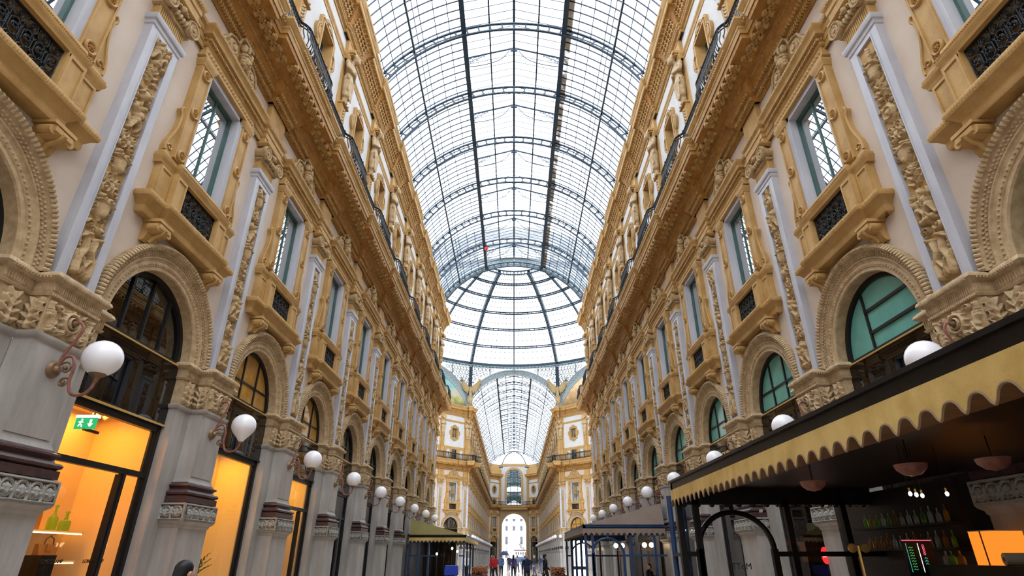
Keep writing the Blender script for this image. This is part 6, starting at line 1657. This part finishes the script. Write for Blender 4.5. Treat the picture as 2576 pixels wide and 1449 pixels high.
# bar inside the near pavilion and behind it
room('wall_bar', WX+0.46, WX+2.0, YP(1)+0.3, YP(3)-0.3, 4.3, 'bar_wood', 'dark interior of the bar, second bay of the right facade', WX+0.46)
slab('bar_counter', 5.75, 6.55, 5.2, 8.7, 0.0, 1.50, 'bar_wood', 'dark wooden bar counter under the near pavilion', 'counter')
slab('dark_backing', 6.56, 6.64, 2.0, 7.2, 0.0, 2.66, 'bar_wood', 'added dark panel standing for shade behind the bar counter', 'panel')  # added dark sheet in place of the shade behind the bar
slab('dark_backing', 6.50, 6.60, 8.75, 12.2, 0.0, 2.66, 'bar_wood', 'dark wooden back panel carrying the bar shelves', 'panel')
for z, l in ((1.72, 'lower'), (2.06, 'upper')): slab('bar_shelf', 6.30, 6.49, 8.8, 11.2, z-0.03, z, 'bar_wood', '%s bottle shelf of the dark bar' % l, 'shelf', 'bar shelves')
rb = random.Random(5)
for row, z in enumerate((1.72, 2.06)):
    for i in range(13):
        y = 8.92+0.175*i
        bottle((6.39, y, z), rb.uniform(0.22, 0.29), 0.035, rb.choice(['amber_glass', 'clear_bottle', 'green_glass', 'amber_glass']), 'liquor bottle on the %s bar shelf, %s from the viewer' % (('lower', 'upper')[row], ORD[i+1]), 'liquor bottles on the bar shelves', False)
for i, (y, gl) in enumerate(((8.45, 'green_glass'), (8.28, 'amber_glass'), (8.55, 'clear_bottle'))):
    bottle((5.95, y, 1.50), 0.2, 0.05, gl, '%s bottle standing on the bar counter' % ('squat green', 'amber', 'clear')[i], 'bottles on the counter', False)
e = empty('table_lamp', (6.25, 7.95, 1.5)); tagged(e, 'orange glowing box lampshade on the bar counter', 'lamp')
b = MB(); b.box(-0.2, 0.2, -0.2, 0.2, 0.0, 0.40, 'shade_glow'); obj('lamp_shade', b, e)
b = MB(); b.box(-0.205, -0.2, -0.02, 0.0, 0, 0.40, 'leather_dark'); b.box(-0.205, 0.205, -0.205, 0.205, 0.395, 0.405, 'paper'); obj('shade_seam', b, e)
b = MB(); b.tube([(6.0, 7.62, 1.57), (6.22, 7.55, 1.57)], 0.07, 'paper', 16); b.tube([(5.995, 7.622, 1.57), (6.01, 7.617, 1.57)], 0.025, 'leather_dark', 10); tagged(obj('paper_roll', b), 'paper roll lying on the bar counter beside the lampshade', 'paper roll')
e = empty('menu_board', (5.78, 8.85, 1.35)); tagged(e, 'black menu board with neon writing at the end of the bar', 'menu board')
b = MB(); b.box(-0.21, 0.21, -0.015, 0.015, 0, 0.46, 'menu_black'); obj('board', b, e)
b = MB(); b.box(-0.21, 0.21, -0.02, -0.012, 0.455, 0.465, 'neon_pink'); b.box(-0.17, -0.165, -0.02, -0.015, 0.05, 0.42, 'neon_cyan'); b.box(0.0, 0.004, -0.02, -0.015, 0.05, 0.42, 'sign_white')
for i in range(9):
    z = 0.08+0.035*i
    b.tube([(-0.14, -0.018, z), (-0.12, -0.018, z+0.015), (-0.10, -0.018, z), (-0.08, -0.018, z+0.012)], 0.004, 'neon_green', 4)
    if i > 4: b.tube([(px, -0.018, pz) for px, pz in circ(0.07, z+0.03, 0.014, 8)][:-1], 0.004, 'neon_pink', 4, True)
    elif i > 1: b.tube([(0.05, -0.018, z), (0.07, -0.018, z+0.02), (0.09, -0.018, z)], 0.004, 'neon_cyan', 4)
obj('chalk_writing', b, e)
for i, (x, y, z, l) in enumerate(((4.05, 5.95, 2.42, 'over the counter'), (4.75, 5.75, 2.45, 'nearer the facade'), (3.75, 7.4, 2.42, 'towards the end frame'))):
    e = empty('pendant_lamp', (x, y, z)); tagged(e, 'copper bowl pendant lamp under the pavilion ceiling, %s' % l, 'lamp', 'copper pendant lamps')
    e.scale = (0.8, 0.8, 1)
    b = MB(); b.lathe([(0.0, -0.09), (0.10, -0.07), (0.17, -0.02), (0.19, 0.03), (0.18, 0.03), (0.0, -0.05)], 'copper_pipe', (0, 0, 0), 24); obj('bowl', b, e)
    b = MB(); b.tube([(0, 0, -0.03), (0, 0, 2.70-z)], 0.008, 'black_trim', 5); obj('rod', b, e)
    b = MB(); b.lathe([(0, 0.02), (0.12, 0.02)], 'copper_glow', (0, 0, 0), 20); obj('diffuser', b, e)
for i in range(4):
    x, y = 4.2+0.13*i, 6.30+0.1*((i*7) % 3); e = empty('filament_bulb', (x, y, 2.20)); tagged(e, 'small glowing bulb on a thin cord, %s of four under the pavilion' % ORD[i+1], 'bulb', 'hanging bulbs')
    b = MB(); b.ball((0, 0, 0), 0.018, 0.018, 0.024, 'bulb_white', 8, 6); obj('bulb', b, e)
    b = MB(); b.tube([(0, 0, 0.02), (0, 0, 0.50)], 0.004, 'black_trim', 4); b.tube([(0, 0, 0.02), (0, 0, 0.06)], 0.010, 'brass_strip', 6); obj('cord', b, e)
e = empty('beer_tap', (5.3, 9.5, 0)); tagged(e, 'brass tap column glinting beside the bar', 'beer tap')
b = MB(); b.tube([(0, 0, 0.0), (0, 0, 1.75)], 0.022, 'brass_strip', 8); obj('column', b, e)
for k in (-1, 1):
    b = MB(); b.lathe([(0, -0.02), (0.06, -0.015), (0.07, 0), (0, 0.02)], 'brass_strip', (0.1*k, 0, 1.72), 14, 'y'); b.tube([(0, 0, 1.70), (0.1*k, 0, 1.72)], 0.012, 'brass_strip', 6); obj('disc', b, e)
# red oval sign in the next shop
e = empty('oval_sign', (6.72, 13.4, 1.62)); tagged(e, 'red oval lit sign with white letters in the shop behind the pavilion', 'sign')
b = MB(); b.prism([(0.085*math.cos(2*PI*i/24), 0.17*math.sin(2*PI*i/24)) for i in range(24)], -0.01, 0.01, 'neon_red'); obj('disc', b, e)
obj('lettering', text_mesh('SBU', 0.08, 'sign_white', 0.002), e, (0, -0.014, -0.03))
b = MB(); b.tube([(0, 0.0, -1.62), (0, 0, -0.15)], 0.012, 'black_trim', 6); obj('stand', b, e)

# globe lamps in the second pavilion
for i, (x, y) in enumerate(((5.15, 30.2), (6.15, 28.3))):
    e = empty('globe_stand', (x, y, 0)); tagged(e, 'lit twin globe lamp inside the second pavilion, %s' % ('behind the blue arch' if i == 0 else 'beside the right posts'), 'lamp', 'twin globe lamps')
    b = MB(); b.tube([(0, 0, 0), (0, 0, 1.85)], 0.025, 'bronze', 8); b.tube([(-0.16, 0, 1.98), (-0.12, 0, 1.85), (0.12, 0, 1.85), (0.16, 0, 1.98)], 0.018, 'bronze', 6); obj('post', b, e)
    for q in (-1, 1): b = MB(); b.ball((q*0.16, 0, 2.08), 0.11, 0.11, 0.11, 'lamp_warm', 14, 9); obj('globe', b, e)
for i, (x, y, z) in enumerate(((-3.7, 40.5, 1.9), (-4.2, 42.0, 2.1), (-5.0, 40.2, 1.75), (-3.4, 45.0, 2.0))):
    e = empty('table_candle_lamp', (x, y, 0)); tagged(e, 'small warm lamp glowing inside the left pavilion, %s from the viewer' % ORD[i+1], 'lamp', 'small lamps of the left pavilion')
    b = MB(); b.ball((0, 0, z), 0.07, 0.07, 0.09, 'lamp_warm', 10, 6); obj('globe', b, e)
    b = MB(); b.tube([(0, 0, 0), (0, 0, z-0.07)], 0.018, 'bronze', 6); obj('post', b, e)
e = empty('bar_table', (-3.75, 37.6, 0)); tagged(e, 'tall table under a bright blue cloth before the left pavilion', 'table')
b = MB(); b.box(-0.34, 0.34, -0.3, 0.3, 1.08, 1.12, 'shirt_white'); obj('table_top', b, e)
b = MB(); b.sweep([(0.36, 0.32), (-0.36, 0.32), (-0.36, -0.32), (0.36, -0.32)], [(0, 1.12), (0.02, 0.95), (0.03, 0.6)], 'table_blue', True); b.box(-0.36, 0.36, -0.32, 0.32, 1.0, 1.07, 'table_blue'); obj('cloth', b, e)
for q in ((-0.3, -0.26), (0.3, -0.26), (-0.3, 0.26), (0.3, 0.26)): b = MB(); b.box(q[0]-0.025, q[0]+0.025, q[1]-0.025, q[1]+0.025, 0, 1.08, 'blue_paint'); obj('leg', b, e)

for sname, sd, rz in SIDES:
    b = MB(); b.box(*sorted((sd*30, sd*30.3)), OCY-9, OCY+9, 0, 27, 'cream'); b.box(*sorted((sd*20.5, sd*30.3)), OCY-9, OCY-8.7, 0, 25, 'cream'); b.box(*sorted((sd*20.5, sd*30.3)), OCY+8.7, OCY+9, 0, 25, 'cream')  # unseen cross arm, walled in to cut daylight reaching the octagon
    tagged(obj('wall_transept_'+sname, b), 'plaster walls of the %s cross arm of the octagon' % sname, 'wall', None, 'structure')
e = empty('balloon', (-2.6, 46.08, 27.75)); tagged(e, 'small red balloon caught under the roof vault near the dome', 'balloon')
stone('balloon_red', (0.75, 0.02, 0.03), None, 1, 0.25); stone('planter_wood', (0.16, 0.07, 0.035), (0.10, 0.045, 0.025), 5, 0.6); stone('flowers', (0.45, 0.10, 0.05), (0.10, 0.14, 0.04), 14, 0.8)
b = MB(); b.lathe([(0, -0.2), (0.06, -0.16), (0.15, -0.03), (0.17, 0.06), (0.13, 0.16), (0, 0.21)], 'balloon_red', (0, 0, 0), 18); obj('skin', b, e)
b = MB(); b.tube([(0, 0, -0.2), (0.02, 0, -0.5), (-0.02, 0, -0.8)], 0.006, 'bronze', 4); obj('string', b, e)
for i, (x, y) in enumerate(((-2.25, 39.5), (-2.25, 42.0), (-2.25, 44.5), (2.75, 38.2), (2.75, 40.4))):
    e = empty('planter', (x, y, 0)); tagged(e, 'brown planter box with reddish plants beside the %s pavilion, %s from the viewer' % (('left', ORD[i+1]) if i < 3 else ('second', ORD[i-2])), 'planter', 'planter boxes')
    b = MB(); b.box(-0.35, 0.35, -0.8, 0.8, 0, 0.6, 'planter_wood'); b.box(-0.38, 0.38, -0.83, 0.83, 0.54, 0.6, 'planter_wood'); obj('box', b, e)
    b = MB(); rnd = random.Random(i)
    for k in range(170): b.ball((rnd.uniform(-0.34, 0.34), rnd.uniform(-0.78, 0.78), rnd.uniform(0.6, 0.98)), 0.06, 0.05, 0.035, 'flowers', 6, 4)
    obj('plants', b, e)
# ------------------------------------------------------------------ people
def person_meshes(pose):
    """pose: walk swing (radians-ish), returns body, jacket, trousers, hair, shoes; facing +y, 1.72 m"""
    st, arm, seat = pose
    hipz = 0.92; sh = 1.42
    body, jk, tr, so = [], [], [], []
    body += [((0, 0.01, 1.60), (0.078, 0.10, 0.122)), ((0, 0.0, 1.50), (0, 0.0, 1.42), 0.055, 0.06), ((0, 0.105, 1.59), (0.016, 0.026, 0.022)), ((0, 0.07, 1.535), (0.045, 0.045, 0.035)), ((-0.08, 0, 1.60), (0.015, 0.02, 0.03)), ((0.08, 0, 1.60), (0.015, 0.02, 0.03)),
             ((0, 0, 1.25), (0.17, 0.11, 0.2)), ((0, 0, 1.0), (0.155, 0.11, 0.15))]
    jk += [((0, 0, 1.38), (0.205, 0.125, 0.10)), ((0, 0, 1.22), (0.195, 0.135, 0.2)), ((0, 0, 1.0), (0.185, 0.14, 0.2)), ((0, 0, 0.9), (0.19, 0.145, 0.12)), ((0, 0.0, 1.46), (0.085, 0.08, 0.05))]
    for sd in (-1, 1):
        sw = st*sd
        if seat: knee = (sd*0.11, 0.42, 0.50); ank = (sd*0.11, 0.44, 0.08); hp = (sd*0.09, 0.0, 0.52)
        else:
            hp = (sd*0.09, 0, hipz); knee = (sd*0.10, sw*0.30+0.03, 0.50); ank = (sd*0.10, sw*0.62-(0.10 if sw < 0 else 0.0), 0.09+(0.08 if sw < -0.1 else 0))
        body += [(hp, knee, 0.085, 0.055), (knee, ank, 0.055, 0.038)]
        tr += [(hp, knee, 0.105, 0.075), (knee, ank, 0.075, 0.058)]
        so += [((ank[0], ank[1]-0.03, ank[2]-0.045), (ank[0], ank[1]+0.15, ank[2]-0.055), 0.045, 0.035)]
        shd = (sd*0.20, 0, sh-0.04); el = (sd*0.245, -arm*sd*0.18-0.02, 1.14); wr_ = (sd*0.23, -arm*sd*0.34+0.10, 0.91)
        body += [(shd, el, 0.045, 0.036), (el, wr_, 0.036, 0.026)]
        jk += [(shd, el, 0.062, 0.052), (el, (wr_[0], wr_[1], wr_[2]+0.03), 0.052, 0.042)]
        d = Vector((0, 0.03, -0.10)); w0 = Vector(wr_); pal = w0+Vector((0, 0.015, -0.06))
        body.append((tuple(pal), (0.020, 0.040, 0.048)))
        for fi in range(4):
            f0 = pal+Vector((-sd*0.004, 0.030-0.020*fi, -0.04)); l = (0.055, 0.065, 0.06, 0.045)[fi]
            f1 = f0+Vector((-sd*0.008, 0.004, -l*0.55)); f2 = f1+Vector((-sd*0.018, 0.004, -l*0.45))
            body += [(tuple(f0), tuple(f1), 0.0095, 0.009), (tuple(f1), tuple(f2), 0.009, 0.008)]
        t0 = pal+Vector((-sd*0.005, 0.035, 0.005)); body += [(tuple(t0), tuple(t0+Vector((-sd*0.015, 0.03, -0.03))), 0.011, 0.010), (tuple(t0+Vector((-sd*0.015, 0.03, -0.03))), tuple(t0+Vector((-sd*0.02, 0.035, -0.055))), 0.010, 0.008)]
    tr += [((0, 0, 0.92 if not seat else 0.55), (0.175, 0.13, 0.12))]
    if seat:
        off = -0.40
        def sh_(l): return [((c[0][0], c[0][1], c[0][2]+off), c[1]) if len(c) == 2 else ((c[0][0], c[0][1], c[0][2]+off), (c[1][0], c[1][1], c[1][2]+off), c[2], c[3]) for c in l]
        nb_ = [c for c in body if not (len(c) == 4 and c[0][2] < 0.60)]; lg = [c for c in body if (len(c) == 4 and c[0][2] < 0.60)]
        body = sh_(nb_)+lg; jk = sh_(jk)
    hz = 1.60+(-0.40 if seat else 0)
    hair = [((0, -0.02, hz+0.045), (0.090, 0.105, 0.095)), ((0, -0.055, hz-0.01), (0.085, 0.07, 0.10))]
    long_ = hair+[((0, -0.06, hz-0.12), (0.10, 0.07, 0.16)), ((0, -0.07, hz-0.25), (0.10, 0.06, 0.14))]
    return dict(body=blob_mesh('body', body, 0.011, ['skin'], 2), jacket=blob_mesh('jacket', jk, 0.02, ['coat_black'], 3), trousers=blob_mesh('trousers', tr, 0.02, ['trousers_dark'], 2), shoes=blob_mesh('shoes', so, 0.014, ['shoe_black'], 1), hair=blob_mesh('hair', hair, 0.014, ['hair_brown'], 2), long_hair=blob_mesh('hair', long_, 0.014, ['hair_black'], 2))
POSES = [person_meshes((0.42, 0.8, False)), person_meshes((-0.30, -0.6, False)), person_meshes((0.06, 0.15, False)), person_meshes((0.0, 0.1, True))]
def person(loc, rz, pose, coat, trou, label, long_=False, sc_=1.0, hairm=None):
    e = empty('person', loc, rz); e.scale = (sc_, sc_, sc_); tagged(e, label, 'person', 'passers-by')
    for nm in ('body', 'jacket', 'trousers', 'shoes', 'long_hair' if long_ else 'hair'):
        o = obj('hair' if 'hair' in nm else nm, POSES[pose][nm], e)
        mt = {'jacket': coat, 'trousers': trou}.get(nm) or (hairm if 'hair' in nm else None)
        if mt: o.material_slots[0].link = 'OBJECT'; o.material_slots[0].material = MATS[mt]
    return e
person((-3.22, 6.15, 0), -0.45, 2, 'coat_black', 'trousers_dark', 'person with long black hair and dark coat close to the left pillar', True, 0.905, 'hair_black')
person((0.74, 36.0, 0), PI, 0, 'coat_navy', 'trousers_dark', 'person in a navy jacket walking towards the viewer in mid-gallery')
person((1.72, 34.5, 0), -1.2, 0, 'coat_black', 'trousers_dark', 'person in a black coat striding to the right near the second pavilion', False, 1.0, 'hair_black')
person((-0.05, 52.0, 0), 0.1, 1, 'coat_violet', 'trousers_dark', 'person in a violet coat walking away in the middle', True)
person((-1.45, 48.0, 0), 0.5, 1, 'coat_red', 'trousers_dark', 'person in a red jacket beside the left pavilion corner')
person((-1.75, 50.0, 0), 2.4, 2, 'coat_red', 'trousers_blue', 'person in a red jacket and blue trousers behind the other red jacket', True)
person((-1.15, 56.0, 0), 0.0, 2, 'coat_blue', 'trousers_dark', 'person in a blue coat holding up a dark umbrella')
person((0.9, 60.0, 0), PI, 0, 'coat_blue', 'trousers_dark', 'person in a blue coat walking under the dome, right of the middle')
person((0.35, 66.0, 0), 0.3, 1, 'coat_grey', 'trousers_dark', 'person in a grey coat under the dome at the middle', False)
person((1.9, 58.0, 0), 2.0, 2, 'coat_black', 'trousers_blue', 'person in a black coat and blue trousers under the dome')
person((2.7, 64.0, 0), -1.0, 1, 'coat_navy', 'trousers_blue', 'person in navy and blue walking right under the dome', True)
person((-0.6, 74.0, 0), PI, 0, 'coat_black', 'trousers_dark', 'person in black at the far side of the octagon')
person((1.4, 80.0, 0), 0.0, 1, 'coat_grey', 'trousers_blue', 'person in grey and blue entering the far arm', True)
person((-2.2, 70.0, 0), 1.4, 0, 'coat_violet', 'trousers_blue', 'person in violet and blue walking left under the dome', True)
person((-4.05, 53.5, 0), PI, 2, 'shirt_white', 'trousers_dark', 'waiter in a white shirt at the far end of the left pavilion')
person((5.95, 27.6, 0), PI*0.6, 3, 'coat_black', 'trousers_dark', 'seated person in black inside the second pavilion', False, 1.0, 'hair_black')
e = empty('cafe_chair', (5.95, 27.6, 0), PI*0.6); tagged(e, 'dark cafe chair under the seated person in the second pavilion', 'chair')
b = MB(); b.box(-0.22, 0.22, -0.22, 0.22, 0.36, 0.41, 'bar_wood'); obj('seat', b, e)
b = MB(); b.box(-0.22, 0.22, -0.25, -0.21, 0.41, 0.85, 'bar_wood'); obj('backrest', b, e)
for x in (-0.19, 0.19):
    for y in (-0.19, 0.19): b = MB(); b.box(x-0.02, x+0.02, y-0.02, y+0.02, 0, 0.36, 'bar_wood'); obj('leg', b, e)
e = empty('umbrella', (-0.92, 56.1, 0)); tagged(e, 'dark open umbrella held up under the dome', 'umbrella')
b = MB(); b.lathe([(0.0, 2.05), (0.2, 2.0), (0.38, 1.88), (0.50, 1.70), (0.49, 1.70), (0.0, 2.02)], 'coat_navy', (0, 0, 0), 16); obj('canopy', b, e)
b = MB(); b.tube([(0, 0, 0.88), (0, 0, 2.1)], 0.01, 'black_trim', 5); obj('shaft', b, e)

# ------------------------------------------------------------------ square beyond the exit arch
e = empty('building', (0, 232, 0)); tagged(e, 'pale palace with pink roof seen through the exit arch', 'building')
b = MB(); b.box(-22, 22, 0, 10, 0, 15.2, 'house_wall'); obj('wall', b, e)
b = MB(); b.box(-22.5, 22.5, -0.8, 10, 15.2, 15.6, 'house_wall'); b.add([(-22.5, -0.8, 15.6), (22.5, -0.8, 15.6), (22.5, 6, 19), (-22.5, 6, 19)], [(0, 1, 2, 3)], 'roof_pink'); obj('roof', b, e)
for z in (4.6, 9.4, 12.9): b = MB(); b.box(-22.2, 22.2, -0.3, 0, z, z+0.35, 'house_wall'); obj('string_course', b, e)
for z, h in ((1.2, 2.4), (5.8, 2.6), (10.4, 1.7), (13.7, 0.9)):
    for i in range(5):
        x = -5.6+2.8*i; b = MB(); b.box(x-0.5, x+0.5, -0.06, 0.0, z, z+h, 'coat_grey'); b.box(x-0.65, x-0.5, -0.15, 0, z-0.1, z+h+0.1, 'house_wall'); b.box(x+0.5, x+0.65, -0.15, 0, z-0.1, z+h+0.1, 'house_wall'); b.box(x-0.75, x+0.75, -0.2, 0, z+h, z+h+0.2, 'house_wall'); obj('window', b, e)
e = empty('monument', (0.15, 205, 0)); tagged(e, 'white statue on a tall pedestal in the square beyond the arch', 'monument')
b = MB(); b.box(-1.6, 1.6, -1.6, 1.6, 0, 2.2, 'stone_white'); b.box(-0.9, 0.9, -0.9, 0.9, 2.2, 5.4, 'stone_white'); b.box(-1.1, 1.1, -1.1, 1.1, 5.4, 5.7, 'stone_white'); obj('pedestal', b, e)
obj('figure', blob_mesh('figure', [((0, 0, 5.8), (0, 0, 8.2), 0.75, 0.45), ((0, 0, 8.5), (0.5, 0.4, 0.5)), ((0, -0.05, 9.2), (0.24, 0.26, 0.32)), ((-0.5, 0, 8.6), (-0.55, -0.3, 7.6), 0.2, 0.16), ((0.5, 0, 8.6), (0.5, -0.35, 7.7), 0.2, 0.16)], 0.12, ['stone_white'], 2), e)
for i, (x, y) in enumerate(((-3.6, 196), (3.9, 200))):
    rnd = random.Random(20+i); e = empty('bare_tree', (x, y, 0)); tagged(e, 'bare tree in the square, %s of the white statue' % ('left', 'right')[i], 'tree', 'bare trees of the square')
    b = MB(); b.tube([(0, 0, 0), (0.1, 0, 2.6)], 0.16, 'bark', 7, False, 0.11); obj('trunk', b, e)
    b = MB()
    def grow(p_, d, L, r, k):
        q = p_+d*L; b.tube([p_, (p_+q)/2+Vector((rnd.uniform(-.05, .05)*L, 0, rnd.uniform(-.03, .05)*L)), q], r, 'bark', 4, False, r*0.6)
        if k == 0: return
        for _ in range(3):
            d2 = (d+Vector((rnd.uniform(-.9, .9), rnd.uniform(-.9, .9), rnd.uniform(-.1, .7)))).normalized(); grow(q, d2, L*0.68, r*0.6, k-1)
    for _ in range(4): grow(Vector((0.1, 0, 2.5)), Vector((rnd.uniform(-.8, .8), rnd.uniform(-.8, .8), 0.8)).normalized(), 1.7, 0.07, 3)
    obj('branches', b, e)
e = empty('kiosk', (2.2, 190, 0)); tagged(e, 'low kiosk with blue front and flat roof beyond the exit arch', 'kiosk')
b = MB(); b.box(-2, 2, -1, 1, 0, 3.2, 'house_wall'); obj('body', b, e)
b = MB(); b.box(-2.3, 2.3, -1.4, 1.2, 3.2, 3.5, 'bark'); obj('roof', b, e)
b = MB(); b.box(-1.8, 1.8, -1.04, -1.0, 0.1, 1.5, 'coat_blue'); obj('shop_panel', b, e)
for i in range(5): b = MB(); b.box(-1.5+0.7*i-0.2, -1.5+0.7*i+0.2, -1.04, -1.0, 2.1, 2.8, 'coat_grey'); obj('sign_plate', b, e)
# ------------------------------------------------------------------ floor, piazza
b = MB(); b.add([(-60, -20, 0), (60, -20, 0), (60, 400, 0), (-60, 400, 0)], [(0, 1, 2, 3)], 'mosaic_floor')
tagged(obj('floor', b), 'polished beige mosaic floor of the gallery', 'floor', None, 'structure')

# ------------------------------------------------------------------ world, camera
w = bpy.data.worlds.new('sky'); bpy.context.scene.world = w; w.use_nodes = True
bg = w.node_tree.nodes['Background']; bg.inputs['Color'].default_value = (0.87, 0.93, 1.0, 1); bg.inputs['Strength'].default_value = 4.7
sc = bpy.context.scene
cam = bpy.data.cameras.new('camera'); co = bpy.data.objects.new('camera', cam); C.objects.link(co); sc.camera = co
cam.sensor_fit = 'HORIZONTAL'; cam.sensor_width = 36; cam.lens = 36*1410/2576
cam.shift_x = (1288-1293)/2576.0; cam.clip_end = 1000; cam.clip_start = 0.05
co.location = (0, 0, 1.6); co.rotation_euler = (PI/2+math.radians(25.6), 0, 0)
sc.view_settings.view_transform = 'Standard'; sc.view_settings.look = 'None'; sc.view_settings.gamma = 1; sc.view_settings.exposure = 0.22
sc.view_settings.use_curve_mapping = False
sc.cycles.use_adaptive_sampling = True; sc.cycles.adaptive_threshold = 0.05; sc.cycles.adaptive_min_samples = 24; sc.cycles.max_bounces = 6; sc.cycles.diffuse_bounces = 3; sc.cycles.glossy_bounces = 3; sc.cycles.transparent_max_bounces = 8
